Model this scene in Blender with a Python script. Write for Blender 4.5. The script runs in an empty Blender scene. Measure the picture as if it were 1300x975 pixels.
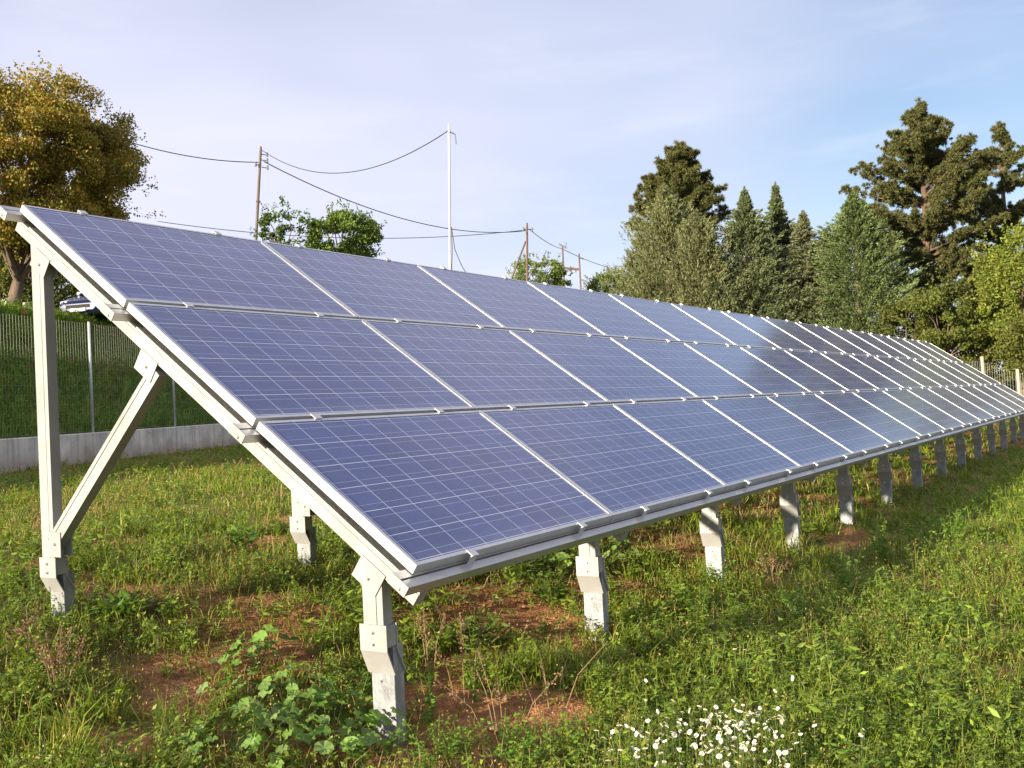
import bpy, bmesh, math, random
import numpy as np
from mathutils import Matrix, Vector
rng = np.random.default_rng(7)
random.seed(7)
S = bpy.context.scene
COL = S.collection

# ------------------------------------------------------------------ camera, sky, sun, exposure
RM = np.array([[0.53851578, -0.84115297, -0.04962295],
               [-0.00612864, 0.05498, -0.99846865],
               [0.84259314, 0.53799524, 0.02445247]])
FPX = 1275.1
CAM = np.array([-2.98084, -2.37095, 1.2912])
cd = bpy.data.cameras.new('camera')
cd.sensor_fit = 'HORIZONTAL'
cd.sensor_width = 36
cd.lens = FPX / 1300 * 36
cd.clip_start = 0.05
cd.clip_end = 3000
co = bpy.data.objects.new('camera', cd)
COL.objects.link(co)
co.matrix_world = Matrix(((RM[0][0], -RM[1][0], -RM[2][0], CAM[0]),
                          (RM[0][1], -RM[1][1], -RM[2][1], CAM[1]),
                          (RM[0][2], -RM[1][2], -RM[2][2], CAM[2]), (0, 0, 0, 1)))
S.camera = co
SUN = Vector((-4.2, 1.0, 1.08)).normalized()
sd = bpy.data.lights.new('sun', 'SUN')
sd.energy = 5.0
sd.angle = math.radians(0.6)
sd.color = (1.0, 0.87, 0.68)
so = bpy.data.objects.new('sun', sd)
COL.objects.link(so)
so.rotation_euler = SUN.to_track_quat('Z', 'Y').to_euler()
W = bpy.data.worlds.new('World')
S.world = W
W.use_nodes = True
nt = W.node_tree
nt.nodes.clear()
def wn(t, **k):
    n = nt.nodes.new(t)
    for a, b in k.items():
        setattr(n, a, b)
    return n
sky = wn('ShaderNodeTexSky', sky_type='NISHITA', sun_disc=False)
sky.sun_elevation = math.asin(SUN.z)
sky.sun_rotation = math.atan2(SUN.x, SUN.y)
sky.air_density = 1.0
sky.dust_density = 0.6
sky.ozone_density = 2.5
bg = wn('ShaderNodeBackground')
bg.inputs['Strength'].default_value = 0.072
outw = wn('ShaderNodeOutputWorld')
tc = wn('ShaderNodeTexCoord')
def cloud_noise(scale, detail, rough, mscale, rot, lo, hi, loc=(0, 0, 0)):
    mp = wn('ShaderNodeMapping')
    mp.inputs['Scale'].default_value = mscale
    mp.inputs['Rotation'].default_value = rot
    mp.inputs['Location'].default_value = loc
    nz = wn('ShaderNodeTexNoise')
    nz.inputs['Scale'].default_value = scale
    nz.inputs['Detail'].default_value = detail
    nz.inputs['Roughness'].default_value = rough
    mr = wn('ShaderNodeMapRange', interpolation_type='SMOOTHSTEP')
    mr.inputs['From Min'].default_value = lo
    mr.inputs['From Max'].default_value = hi
    nt.links.new(tc.outputs['Generated'], mp.inputs['Vector'])
    nt.links.new(mp.outputs['Vector'], nz.inputs['Vector'])
    nt.links.new(nz.outputs['Fac'], mr.inputs['Value'])
    return mr.outputs['Result']
c1 = cloud_noise(1.3, 3, 0.5, (1.0, 1.0, 3.4), (0.12, -0.1, 0.35), 0.30, 0.70, (0.3, 0.1, 0.2))
c2 = cloud_noise(4.5, 6, 0.6, (0.8, 1.0, 5.0), (0.1, 0.12, 0.6), 0.44, 0.78, (2.3, 0.4, 0.1))
veil = wn('ShaderNodeMath', operation='MULTIPLY_ADD')
veil.inputs[1].default_value = 0.42
veil.inputs[2].default_value = 0.50
nt.links.new(c1, veil.inputs[0])
dp = wn('ShaderNodeVectorMath', operation='DOT_PRODUCT')
_g = RM[2] + (1290 - 650) / FPX * RM[0] + (70 - 487.5) / FPX * RM[1]
dp.inputs[1].default_value = tuple(_g / np.linalg.norm(_g))
nt.links.new(tc.outputs['Generated'], dp.inputs[0])
gap = wn('ShaderNodeMapRange', interpolation_type='SMOOTHSTEP')
gap.inputs['From Min'].default_value = 0.962
gap.inputs['From Max'].default_value = 1.0
gap.inputs['To Max'].default_value = 0.30
nt.links.new(dp.outputs['Value'], gap.inputs['Value'])
cut = wn('ShaderNodeMath', operation='SUBTRACT', use_clamp=True)
nt.links.new(veil.outputs['Value'], cut.inputs[0])
nt.links.new(gap.outputs['Result'], cut.inputs[1])
mx1 = wn('ShaderNodeMix', data_type='RGBA')
mx1.inputs['B'].default_value = (5.35, 5.4, 6.6, 1)
mx2 = wn('ShaderNodeMix', data_type='RGBA')
mx2.inputs['B'].default_value = (6.3, 6.2, 6.9, 1)
wisp = wn('ShaderNodeMath', operation='MULTIPLY')
wisp.inputs[1].default_value = 0.26
nt.links.new(c2, wisp.inputs[0])
nt.links.new(sky.outputs['Color'], mx1.inputs['A'])
nt.links.new(cut.outputs['Value'], mx1.inputs['Factor'])
nt.links.new(mx1.outputs['Result'], mx2.inputs['A'])
nt.links.new(wisp.outputs['Value'], mx2.inputs['Factor'])
nt.links.new(mx2.outputs['Result'], bg.inputs['Color'])
nt.links.new(bg.outputs[0], outw.inputs[0])
S.view_settings.view_transform = 'Standard'
S.view_settings.look = 'None'
S.view_settings.gamma = 1
S.view_settings.exposure = 1.22

# ------------------------------------------------------------------ helpers
def tag(o, label=None, cat=None, group=None, kind=None):
    if label: o['label'] = label
    if cat: o['category'] = cat
    if group: o['group'] = group
    if kind: o['kind'] = kind
    return o

def link(name, me, mat=None, parent=None):
    o = bpy.data.objects.new(name, me)
    COL.objects.link(o)
    if me is not None and mat is not None:
        for m in (mat if isinstance(mat, (list, tuple)) else [mat]):
            me.materials.append(m)
    if parent is not None:
        o.parent = parent
    return o

def empty(name, loc=(0, 0, 0), rz=0.0):
    o = bpy.data.objects.new(name, None)
    COL.objects.link(o)
    o.location = loc
    o.rotation_euler = (0, 0, rz)
    o.empty_display_size = 0.2
    return o

def copy_tree(o, parent=None):
    c = o.copy()
    COL.objects.link(c)
    c.parent = parent
    for ch in list(o.children):
        copy_tree(ch, c)
    return c

class MB:
    """simple polygon collector -> one mesh object"""
    def __init__(s):
        s.v = []; s.f = []; s.m = []
    def add(s, v, f, m=0):
        o = len(s.v)
        s.v += [tuple(p) for p in v]
        s.f += [tuple(i + o for i in q) for q in f]
        s.m += [m] * len(f)
    def hexa(s, p, m=0):
        s.add(p, [(0, 3, 2, 1), (4, 5, 6, 7), (0, 1, 5, 4), (1, 2, 6, 5), (2, 3, 7, 6), (3, 0, 4, 7)], m)
    def box(s, lo, hi, m=0):
        (a, b, c), (d, e, f) = lo, hi
        s.hexa([(a, b, c), (d, b, c), (d, e, c), (a, e, c), (a, b, f), (d, b, f), (d, e, f), (a, e, f)], m)
    def bar(s, p, q, ex, ey, m=0):
        """box between p and q; ex, ey are half extent vectors"""
        p, q, ex, ey = map(np.asarray, (p, q, ex, ey))
        s.hexa([p - ex - ey, p + ex - ey, p + ex + ey, p - ex + ey, q - ex - ey, q + ex - ey, q + ex + ey, q - ex + ey], m)
    def tube(s, pts, rad, n=8, m=0, caps=True):
        pts = [np.asarray(p, float) for p in pts]
        rad = rad if hasattr(rad, '__len__') else [rad] * len(pts)
        o = len(s.v)
        up = np.array([0.13, 0.21, 0.97])
        for i, p in enumerate(pts):
            d = pts[min(i + 1, len(pts) - 1)] - pts[max(i - 1, 0)]
            d = d / (np.linalg.norm(d) + 1e-9)
            a = np.cross(d, up)
            if np.linalg.norm(a) < 0.15: a = np.cross(d, [1, 0, 0])
            a /= np.linalg.norm(a)
            b = np.cross(d, a)
            for k in range(n):
                t = 2 * math.pi * k / n
                s.v.append(tuple(p + rad[i] * (math.cos(t) * a + math.sin(t) * b)))
        for i in range(len(pts) - 1):
            for k in range(n):
                k2 = (k + 1) % n
                s.f.append((o + i * n + k, o + i * n + k2, o + (i + 1) * n + k2, o + (i + 1) * n + k)); s.m.append(m)
        if caps:
            s.f.append(tuple(o + k for k in range(n))[::-1]); s.m.append(m)
            e = o + (len(pts) - 1) * n
            s.f.append(tuple(e + k for k in range(n))); s.m.append(m)
    def mesh(s, name, smooth=False, bevel=0.0):
        me = bpy.data.meshes.new(name)
        me.from_pydata(s.v, [], s.f)
        me.update()
        bm = bmesh.new()
        bm.from_mesh(me)
        for f, mi in zip(bm.faces, s.m):
            f.material_index = mi
            f.smooth = smooth
        bmesh.ops.recalc_face_normals(bm, faces=bm.faces)
        if bevel:
            bmesh.ops.bevel(bm, geom=[e for e in bm.edges if e.calc_face_angle(0) > 0.5], offset=bevel, segments=2, profile=0.5, affect='EDGES', clamp_overlap=True)
        bm.to_mesh(me)
        bm.free()
        return me
    def build(s, name, mat, parent=None, smooth=False, bevel=0.0):
        return link(name, s.mesh(name, smooth, bevel), mat, parent)

class Soup:
    """numpy soup of quads / tris with a colour per vertex"""
    def __init__(s):
        s.v = []; s.c = []; s.q = []; s.t = []; s.n = 0
    def add(s, v, c, q=None, t=None):
        v = np.asarray(v, np.float32).reshape(-1, 3)
        c = np.asarray(c, np.float32).reshape(-1, 3)
        s.v.append(v); s.c.append(c)
        if q is not None: s.q.append(np.asarray(q, np.int64).reshape(-1, 4) + s.n)
        if t is not None: s.t.append(np.asarray(t, np.int64).reshape(-1, 3) + s.n)
        s.n += len(v)
    def leaves(s, c, a, b, col, fold=0.0):
        """rhombic leaves: centre c, half length a, half width b"""
        n = len(c)
        v = np.stack([c - a, c + b - a * 0.1, c + a, c - b - a * 0.1], 1)
        if fold:
            nn = np.cross(a, b)
            nn /= np.linalg.norm(nn, axis=1, keepdims=True) + 1e-9
            w = np.linalg.norm(b, axis=1, keepdims=True) * fold
            v[:, 1] += nn * w; v[:, 3] += nn * w
            t = np.arange(n)[:, None] * 4 + np.array([[0, 1, 2, 0, 2, 3]])
            s.add(v, np.repeat(col, 4, 0), t=t.reshape(-1, 3))
        else:
            s.add(v, np.repeat(col, 4, 0), q=np.arange(n * 4).reshape(-1, 4))
    def blades(s, p, h, w, lean, col, tipcol=None):
        """curved grass blades: base p (N,3), height, width, lean vector (N,2)"""
        n = len(p)
        az = np.arctan2(lean[:, 1], lean[:, 0]) + math.pi / 2 + rng.normal(0, 0.5, n)
        side = np.stack([np.cos(az), np.sin(az), np.zeros(n)], 1) * (w / 2)[:, None]
        L = np.stack([lean[:, 0], lean[:, 1], np.zeros(n)], 1) * h[:, None]
        up = np.zeros((n, 3)); up[:, 2] = h
        m = p + up * 0.55 + L * 0.3
        tip = p + up * (1 - 0.25 * (lean ** 2).sum(1))[:, None] + L
        v = np.stack([p - side, p + side, m - side * 0.8, m + side * 0.8, tip], 1)
        tc_ = col if tipcol is None else tipcol
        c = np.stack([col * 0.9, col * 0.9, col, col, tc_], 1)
        i = np.arange(n)[:, None] * 5
        s.add(v, c, q=i + np.array([[0, 1, 3, 2]]), t=i + np.array([[2, 3, 4]]))
    def mesh(s, name):
        v = np.concatenate(s.v); c = np.concatenate(s.c)
        q = np.concatenate(s.q) if s.q else np.zeros((0, 4), np.int64)
        t = np.concatenate(s.t) if s.t else np.zeros((0, 3), np.int64)
        me = bpy.data.meshes.new(name)
        me.vertices.add(len(v))
        me.vertices.foreach_set('co', v.ravel())
        me.loops.add(q.size + t.size)
        me.loops.foreach_set('vertex_index', np.concatenate([q.ravel(), t.ravel()]).astype(np.int32))
        me.polygons.add(len(q) + len(t))
        st = np.concatenate([np.arange(len(q)) * 4, q.size + np.arange(len(t)) * 3]).astype(np.int32)
        me.polygons.foreach_set('loop_start', st)
        at = me.attributes.new('Col', 'FLOAT_COLOR', 'POINT')
        at.data.foreach_set('color', np.concatenate([np.clip(c, 0, 1), np.ones((len(c), 1), np.float32)], 1).astype(np.float32).ravel())
        me.update(calc_edges=True)
        return me
    def build(s, name, mat, parent=None):
        return link(name, s.mesh(name), mat, parent)

def nrm(v):
    return v / (np.linalg.norm(v, axis=-1, keepdims=True) + 1e-9)
def rdir(n):
    return nrm(rng.normal(size=(n, 3)))
def pal(n, cols, jit=0.18, wts=None):
    cols = np.array(cols, float)
    k = rng.choice(len(cols), n, p=wts)
    return np.clip(cols[k] * (1 + rng.normal(0, jit, (n, 1))) * (1 + rng.normal(0, jit * 0.3, (n, 3))), 0.003, 1)

class VNoise:
    def __init__(s, seed, n=128):
        s.n = n
        s.g = np.random.default_rng(seed).random((n, n))
    def __call__(s, x, y):
        xi = np.floor(x).astype(int); yi = np.floor(y).astype(int)
        fx = x - xi; fy = y - yi
        fx = fx * fx * (3 - 2 * fx); fy = fy * fy * (3 - 2 * fy)
        n = s.n
        a = s.g[xi % n, yi % n]; b = s.g[(xi + 1) % n, yi % n]
        c = s.g[xi % n, (yi + 1) % n]; d = s.g[(xi + 1) % n, (yi + 1) % n]
        return (a * (1 - fx) + b * fx) * (1 - fy) + (c * (1 - fx) + d * fx) * fy
VN = [VNoise(i) for i in range(6)]

def sstep(a, b, x):
    t = np.clip((x - a) / (b - a), 0, 1)
    return t * t * (3 - 2 * t)

# terrain: slopes up behind the array; a bank rises behind the retaining wall
WA = np.array([8.5, 17.2]); WU = np.array([0.9153, 0.4028]); WN_ = np.array([-0.4028, 0.9153])
def wall_sd(x, y):
    return (x - WA[0]) * WU[0] + (y - WA[1]) * WU[1], (x - WA[0]) * WN_[0] + (y - WA[1]) * WN_[1]
YK = np.array([-400, -60, -12, -3, .25, 2.5, 4, 7, 17, 22, 60, 400])
ZK = np.array([-4, -2.5, -1.2, -.45, 0, .335, .43, .47, .50, .60, 1.1, 2.5])
def zg(x, y):
    x = np.asarray(x, float); y = np.asarray(y, float)
    z = np.interp(y, YK, ZK)
    s, d = wall_sd(x, y)
    fade = 1 - sstep(22, 48, s)
    z = z + fade * (0.66 * sstep(0.08, 0.6, d) + 3.40 * sstep(0.3, 5.3, d))
    return z
def zg_fine(x, y):
    r = np.hypot(x - CAM[0], y - CAM[1])
    k = np.clip(1 - r / 30, 0, 1)
    return zg(x, y) + k * (0.05 * (VN[0](x * 1.7, y * 1.7) - .5) + 0.04 * (VN[1](x * 5.1, y * 5.1) - .5))

def pix(px, py, depth):
    return CAM + depth * (RM[2] + (px - 650) / FPX * RM[0] + (py - 487.5) / FPX * RM[1])
_t = np.concatenate([np.linspace(0.8, 12, 1500), np.linspace(12, 120, 1500)])
def gp(px, py):
    d = RM[2] + (px - 650) / FPX * RM[0] + (py - 487.5) / FPX * RM[1]
    X = CAM + _t[:, None] * d
    i = int(np.argmax(X[:, 2] < zg(X[:, 0], X[:, 1])))
    return X[i]

# ------------------------------------------------------------------ materials
def mat(name, col=(0.5, 0.5, 0.5), rough=0.6, metal=0.0, spec=0.5):
    m = bpy.data.materials.new(name)
    m.use_nodes = True
    b = m.node_tree.nodes['Principled BSDF']
    b.inputs['Base Color'].default_value = (*col, 1)
    b.inputs['Roughness'].default_value = rough
    b.inputs['Metallic'].default_value = metal
    b.inputs['Specular IOR Level'].default_value = spec
    return m
def N(m, t, **k):
    n = m.node_tree.nodes.new(t)
    for a, b in k.items(): setattr(n, a, b)
    return n
def L(m, a, b):
    m.node_tree.links.new(a, b)
def bsdf(m):
    return m.node_tree.nodes['Principled BSDF']
def noise_mat(name, c1, c2, scale=8, rough=0.7, metal=0.0, bump=0.0, bscale=None, detail=6, stretch=(1, 1, 1), lo=0.3, hi=0.7, rr=None):
    m = mat(name, c1, rough, metal)
    t = N(m, 'ShaderNodeTexCoord'); mp = N(m, 'ShaderNodeMapping')
    mp.inputs['Scale'].default_value = stretch
    L(m, t.outputs['Object'], mp.inputs['Vector'])
    n = N(m, 'ShaderNodeTexNoise')
    n.inputs['Scale'].default_value = scale; n.inputs['Detail'].default_value = detail
    n.inputs['Roughness'].default_value = 0.6
    L(m, mp.outputs[0], n.inputs['Vector'])
    r = N(m, 'ShaderNodeMapRange'); r.inputs['From Min'].default_value = lo; r.inputs['From Max'].default_value = hi
    L(m, n.outputs['Fac'], r.inputs['Value'])
    x = N(m, 'ShaderNodeMix', data_type='RGBA')
    x.inputs['A'].default_value = (*c1, 1); x.inputs['B'].default_value = (*c2, 1)
    L(m, r.outputs[0], x.inputs['Factor'])
    L(m, x.outputs['Result'], bsdf(m).inputs['Base Color'])
    if rr:
        q = N(m, 'ShaderNodeMapRange'); q.inputs['To Min'].default_value = rr[0]; q.inputs['To Max'].default_value = rr[1]
        L(m, n.outputs['Fac'], q.inputs['Value']); L(m, q.outputs[0], bsdf(m).inputs['Roughness'])
    if bump:
        n2 = N(m, 'ShaderNodeTexNoise'); n2.inputs['Scale'].default_value = bscale or scale * 3; n2.inputs['Detail'].default_value = 5
        L(m, mp.outputs[0], n2.inputs['Vector'])
        b = N(m, 'ShaderNodeBump'); b.inputs['Strength'].default_value = bump; b.inputs['Distance'].default_value = 0.02
        L(m, n2.outputs['Fac'], b.inputs['Height']); L(m, b.outputs[0], bsdf(m).inputs['Normal'])
    return m
def leaf_mat(name, trans=0.25, rough=0.55, spec=0.25):
    m = mat(name, (.1, .1, .1), rough, 0, spec)
    a = N(m, 'ShaderNodeAttribute', attribute_name='Col')
    L(m, a.outputs['Color'], bsdf(m).inputs['Base Color'])
    if trans:
        tr = N(m, 'ShaderNodeBsdfTranslucent')
        hs = N(m, 'ShaderNodeHueSaturation'); hs.inputs['Value'].default_value = 1.25; hs.inputs['Saturation'].default_value = 1.1
        L(m, a.outputs['Color'], hs.inputs['Color']); L(m, hs.outputs[0], tr.inputs['Color'])
        mx = N(m, 'ShaderNodeMixShader'); mx.inputs[0].default_value = trans
        o = m.node_tree.nodes['Material Output']
        L(m, bsdf(m).outputs[0], mx.inputs[1]); L(m, tr.outputs[0], mx.inputs[2]); L(m, mx.outputs[0], o.inputs['Surface'])
    return m

M_ALU = noise_mat('anodised_aluminium', (.285, .28, .272), (.41, .405, .39), 5, 0.5, 0.2, 0.08, 60, rr=(0.36, 0.6), stretch=(1, .6, .6))
M_PURLIN = noise_mat('mill_finish_aluminium', (.46, .455, .44), (.56, .55, .53), 10, 0.38, 0.65, 0.05, 60, rr=(0.3, 0.46), stretch=(.3, 1, 1))
M_FRAME = noise_mat('panel_frame_aluminium', (.50, .50, .50), (.60, .60, .59), 12, 0.40, 0.45, rr=(0.3, 0.45))
M_GALV = noise_mat('galvanised_steel', (.15, .16, .165), (.40, .41, .42), 13, 0.55, 0.3, 0.2, 90, rr=(0.38, 0.62), stretch=(1, 1, .5))
M_BOLT = mat('bolt_steel', (.58, .58, .58), 0.35, 0.7)
M_RUBBER = mat('black_rubber', (.015, .015, .015), 0.8)
M_LEAF = leaf_mat('leaf', 0.28)
M_NEEDLE = leaf_mat('needle', 0.12, 0.65, 0.15)
M_GRASS = leaf_mat('grass', 0.35, 0.5, 0.3)
M_DRY = leaf_mat('dry_straw', 0.2, 0.8, 0.1)
M_PETAL = mat('white_petal', (.82, .82, .78), 0.6, 0, 0.2)
M_DISC = mat('yellow_disc', (.62, .38, .02), 0.7)
M_BARK = noise_mat('bark', (.09, .065, .045), (.19, .14, .10), 9, 0.9, 0, 0.6, 22, stretch=(1, 1, .3))
M_PINEBARK = noise_mat('pine_bark', (.10, .06, .04), (.18, .12, .085), 9, 0.9, 0, 0.6, 22, stretch=(1, 1, .3))
M_POLE = noise_mat('weathered_pole_wood', (.11, .08, .06), (.20, .155, .12), 3, 0.85, 0, 0.3, 30, stretch=(4, 4, .4))
M_REDPOLE = noise_mat('brown_treated_wood', (.105, .062, .048), (.17, .105, .08), 3, 0.85, 0, 0.3, 30, stretch=(4, 4, .4))
M_WHITEPOLE = noise_mat('white_painted_steel', (.46, .46, .45), (.56, .56, .55), 2, 0.45, 0.1)
M_WIRE = mat('black_cable', (.02, .022, .03), 0.6)
M_INSUL = mat('grey_insulator', (.18, .18, .19), 0.4)
M_MESH = mat('galvanised_wire', (.36, .37, .34), 0.5, 0.2)
M_FPOST = noise_mat('fence_post_steel', (.50, .51, .52), (.62, .63, .63), 6, 0.45, 0.4)
M_OLDPOST = noise_mat('grey_timber', (.30, .26, .21), (.42, .38, .31), 4, 0.85, 0, 0.3, 30, stretch=(3, 3, .4))

def concrete_mat():
    m = noise_mat('stained_concrete', (.46, .42, .37), (.74, .67, .59), 1.6, 0.9, 0, 0.25, 25, lo=.35, hi=.65)
    # rain streaks and soil splash near the foot, both real marks on the concrete
    t = N(m, 'ShaderNodeTexCoord'); mp = N(m, 'ShaderNodeMapping'); mp.inputs['Scale'].default_value = (5, 5, .25)
    L(m, t.outputs['Object'], mp.inputs['Vector'])
    n = N(m, 'ShaderNodeTexNoise'); n.inputs['Scale'].default_value = 1.5; n.inputs['Detail'].default_value = 4
    L(m, mp.outputs[0], n.inputs['Vector'])
    r = N(m, 'ShaderNodeMapRange'); r.inputs['From Min'].default_value = .5; r.inputs['From Max'].default_value = .72; r.inputs['To Max'].default_value = .65
    L(m, n.outputs['Fac'], r.inputs['Value'])
    x = N(m, 'ShaderNodeMix', data_type='RGBA'); x.inputs['B'].default_value = (.22, .20, .18, 1)
    base = bsdf(m).inputs['Base Color'].links[0].from_socket
    L(m, base, x.inputs['A']); L(m, r.outputs[0], x.inputs['Factor'])
    sp = N(m, 'ShaderNodeSeparateXYZ'); L(m, t.outputs['Object'], sp.inputs[0])
    n2 = N(m, 'ShaderNodeTexNoise'); n2.inputs['Scale'].default_value = 3
    L(m, t.outputs['Object'], n2.inputs['Vector'])
    ad = N(m, 'ShaderNodeMath', operation='MULTIPLY_ADD'); ad.inputs[1].default_value = -.45
    L(m, n2.outputs['Fac'], ad.inputs[0]); L(m, sp.outputs['Z'], ad.inputs[2])
    r2 = N(m, 'ShaderNodeMapRange'); r2.inputs['From Min'].default_value = 0.20; r2.inputs['From Max'].default_value = -.12; r2.inputs['To Max'].default_value = .6
    L(m, ad.outputs[0], r2.inputs['Value'])
    x2 = N(m, 'ShaderNodeMix', data_type='RGBA'); x2.inputs['B'].default_value = (.30, .19, .12, 1)
    L(m, x.outputs['Result'], x2.inputs['A']); L(m, r2.outputs[0], x2.inputs['Factor'])
    L(m, x2.outputs['Result'], bsdf(m).inputs['Base Color'])
    return m
M_CONC = concrete_mat()

def cell_mat():
    """polycrystalline cells under glass: 10 x 6 cells, gaps and two busbars per cell, from the UV map (in cells)"""
    m = mat('solar_cells', (.02, .03, .1), 0.12, 0, 0.5)
    uv = N(m, 'ShaderNodeUVMap', uv_map='UVMap')
    sp = N(m, 'ShaderNodeSeparateXYZ'); L(m, uv.outputs[0], sp.inputs[0])
    def line(sock, mult, off, half):
        a = N(m, 'ShaderNodeMath', operation='MULTIPLY_ADD'); a.inputs[1].default_value = mult; a.inputs[2].default_value = off
        L(m, sock, a.inputs[0])
        f = N(m, 'ShaderNodeMath', operation='PINGPONG'); f.inputs[1].default_value = 0.5
        L(m, a.outputs[0], f.inputs[0])
        c = N(m, 'ShaderNodeMath', operation='LESS_THAN'); c.inputs[1].default_value = half * mult
        L(m, f.outputs[0], c.inputs[0])
        return c.outputs[0]
    gx = line(sp.outputs['X'], 1, 0, .0090)
    gy = line(sp.outputs['Y'], 1, 0, .0090)
    b1 = line(sp.outputs['Y'], 1, .25, .0060)
    b2 = line(sp.outputs['Y'], 1, -.25, .0060)
    # cell-to-cell tone and crystal flakes
    fl = N(m, 'ShaderNodeVectorMath', operation='FLOOR'); L(m, uv.outputs[0], fl.inputs[0])
    oi = N(m, 'ShaderNodeObjectInfo')
    av = N(m, 'ShaderNodeVectorMath', operation='ADD'); L(m, fl.outputs[0], av.inputs[0]); L(m, oi.outputs['Random'], av.inputs[1])
    wnz = N(m, 'ShaderNodeTexWhiteNoise', noise_dimensions='3D'); L(m, av.outputs[0], wnz.inputs['Vector'])
    vo = N(m, 'ShaderNodeTexVoronoi'); vo.inputs['Scale'].default_value = 9; L(m, uv.outputs[0], vo.inputs['Vector'])
    vs = N(m, 'ShaderNodeSeparateColor'); L(m, vo.outputs['Color'], vs.inputs[0])
    mixv = N(m, 'ShaderNodeMath', operation='MULTIPLY_ADD'); mixv.inputs[1].default_value = .55; L(m, wnz.outputs['Value'], mixv.inputs[0])
    m2 = N(m, 'ShaderNodeMath', operation='MULTIPLY'); m2.inputs[1].default_value = .45; L(m, vs.outputs[0], m2.inputs[0]); L(m, m2.outputs[0], mixv.inputs[2])
    c = N(m, 'ShaderNodeMix', data_type='RGBA'); c.inputs['A'].default_value = (.009, .023, .125, 1); c.inputs['B'].default_value = (.022, .050, .215, 1)
    L(m, mixv.outputs[0], c.inputs['Factor'])
    d = N(m, 'ShaderNodeMath', operation='MAXIMUM'); L(m, b1, d.inputs[0]); L(m, b2, d.inputs[1])
    x1 = N(m, 'ShaderNodeMix', data_type='RGBA'); x1.inputs['B'].default_value = (.34, .37, .52, 1)
    L(m, c.outputs['Result'], x1.inputs['A']); L(m, d.outputs[0], x1.inputs['Factor'])
    g = N(m, 'ShaderNodeMath', operation='MAXIMUM'); L(m, gx, g.inputs[0]); L(m, gy, g.inputs[1])
    x2 = N(m, 'ShaderNodeMix', data_type='RGBA'); x2.inputs['B'].default_value = (.74, .75, .80, 1)
    L(m, x1.outputs['Result'], x2.inputs['A']); L(m, g.outputs[0], x2.inputs['Factor'])
    # thin film of dust on the glass
    tcx = N(m, 'ShaderNodeTexCoord')
    dn = N(m, 'ShaderNodeTexNoise'); dn.inputs['Scale'].default_value = 2.2; dn.inputs['Detail'].default_value = 6; L(m, tcx.outputs['Object'], dn.inputs['Vector'])
    dr = N(m, 'ShaderNodeMapRange'); dr.inputs['From Min'].default_value = .3; dr.inputs['From Max'].default_value = .75; dr.inputs['To Min'].default_value = .018; dr.inputs['To Max'].default_value = .060
    L(m, dn.outputs['Fac'], dr.inputs['Value'])
    # rain-washed dirt that gathers along the lower edge of each panel
    ed = N(m, 'ShaderNodeMapRange', interpolation_type='SMOOTHSTEP'); ed.inputs['From Min'].default_value = .55; ed.inputs['From Max'].default_value = -.05; ed.inputs['To Max'].default_value = .16
    L(m, sp.outputs['Y'], ed.inputs['Value'])
    en = N(m, 'ShaderNodeMath', operation='MULTIPLY'); L(m, ed.outputs[0], en.inputs[0]); L(m, dn.outputs['Fac'], en.inputs[1])
    ea = N(m, 'ShaderNodeMath', operation='ADD'); L(m, dr.outputs[0], ea.inputs[0]); L(m, en.outputs[0], ea.inputs[1])
    x3 = N(m, 'ShaderNodeMix', data_type='RGBA'); x3.inputs['B'].default_value = (.55, .52, .50, 1)
    L(m, x2.outputs['Result'], x3.inputs['A']); L(m, ea.outputs[0], x3.inputs['Factor'])
    L(m, x3.outputs['Result'], bsdf(m).inputs['Base Color'])
    rr = N(m, 'ShaderNodeMapRange'); rr.inputs['To Min'].default_value = .12; rr.inputs['To Max'].default_value = .22
    L(m, dn.outputs['Fac'], rr.inputs['Value']); L(m, rr.outputs[0], bsdf(m).inputs['Roughness'])
    bsdf(m).inputs['Sheen Weight'].default_value = .04; bsdf(m).inputs['Sheen Roughness'].default_value = .45   # fine dust film
    bsdf(m).inputs['Specular IOR Level'].default_value = .75
    return m
M_CELL = cell_mat()
M_BACK = mat('white_backsheet', (.7, .7, .7), 0.6)

# ------------------------------------------------------------------ ground
SOILP = [(gp(650, 790), .55), (gp(610, 765), .42), (gp(590, 900), .3), (gp(700, 810), .3), (gp(580, 920), .22), (gp(660, 910), .25), (gp(760, 745), .4), (gp(850, 705), .35),
         (gp(360, 660), .35), (gp(330, 690), .25), (gp(150, 690), .3), (gp(240, 880), .18), (gp(330, 840), .2), (gp(180, 940), .15),
         (gp(560, 850), .2), (gp(330, 765), .15), (gp(30, 720), .25), (gp(620, 700), .3), (gp(530, 790), .22), (gp(960, 645), .3)]
DRYP = [(gp(610, 735), .35), (gp(590, 770), .25), (gp(860, 690), .45), (gp(925, 650), .5), (gp(905, 690), .4), (gp(1010, 640), .5), (gp(780, 720), .35), (gp(1050, 610), .5),
        (gp(330, 630), .4), (gp(470, 690), .35), (gp(80, 650), .5), (gp(940, 570), .6)]
def patch(x, y, lst, soft=0.5):
    r = np.zeros(np.shape(x))
    wx = x + 0.25 * (VN[2](x * 3.1, y * 3.1) - .5); wy = y + 0.25 * (VN[3](x * 3.3, y * 3.3) - .5)
    for p, R in lst:
        d = np.hypot(wx - p[0], wy - p[1]) / R
        r = np.maximum(r, 1 - sstep(0.65, 1.25, d))
    return r
def soil_mask(x, y):
    n = VN[4](x * 1.3, y * 1.3) * .6 + VN[5](x * 3.7, y * 3.7) * .4
    band = np.exp(-((y - .9) / 1.3) ** 2)
    return np.clip(np.maximum(patch(x, y, SOILP), sstep(.62 - .10 * band, .74 - .10 * band, n) * .75), 0, 1)
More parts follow.
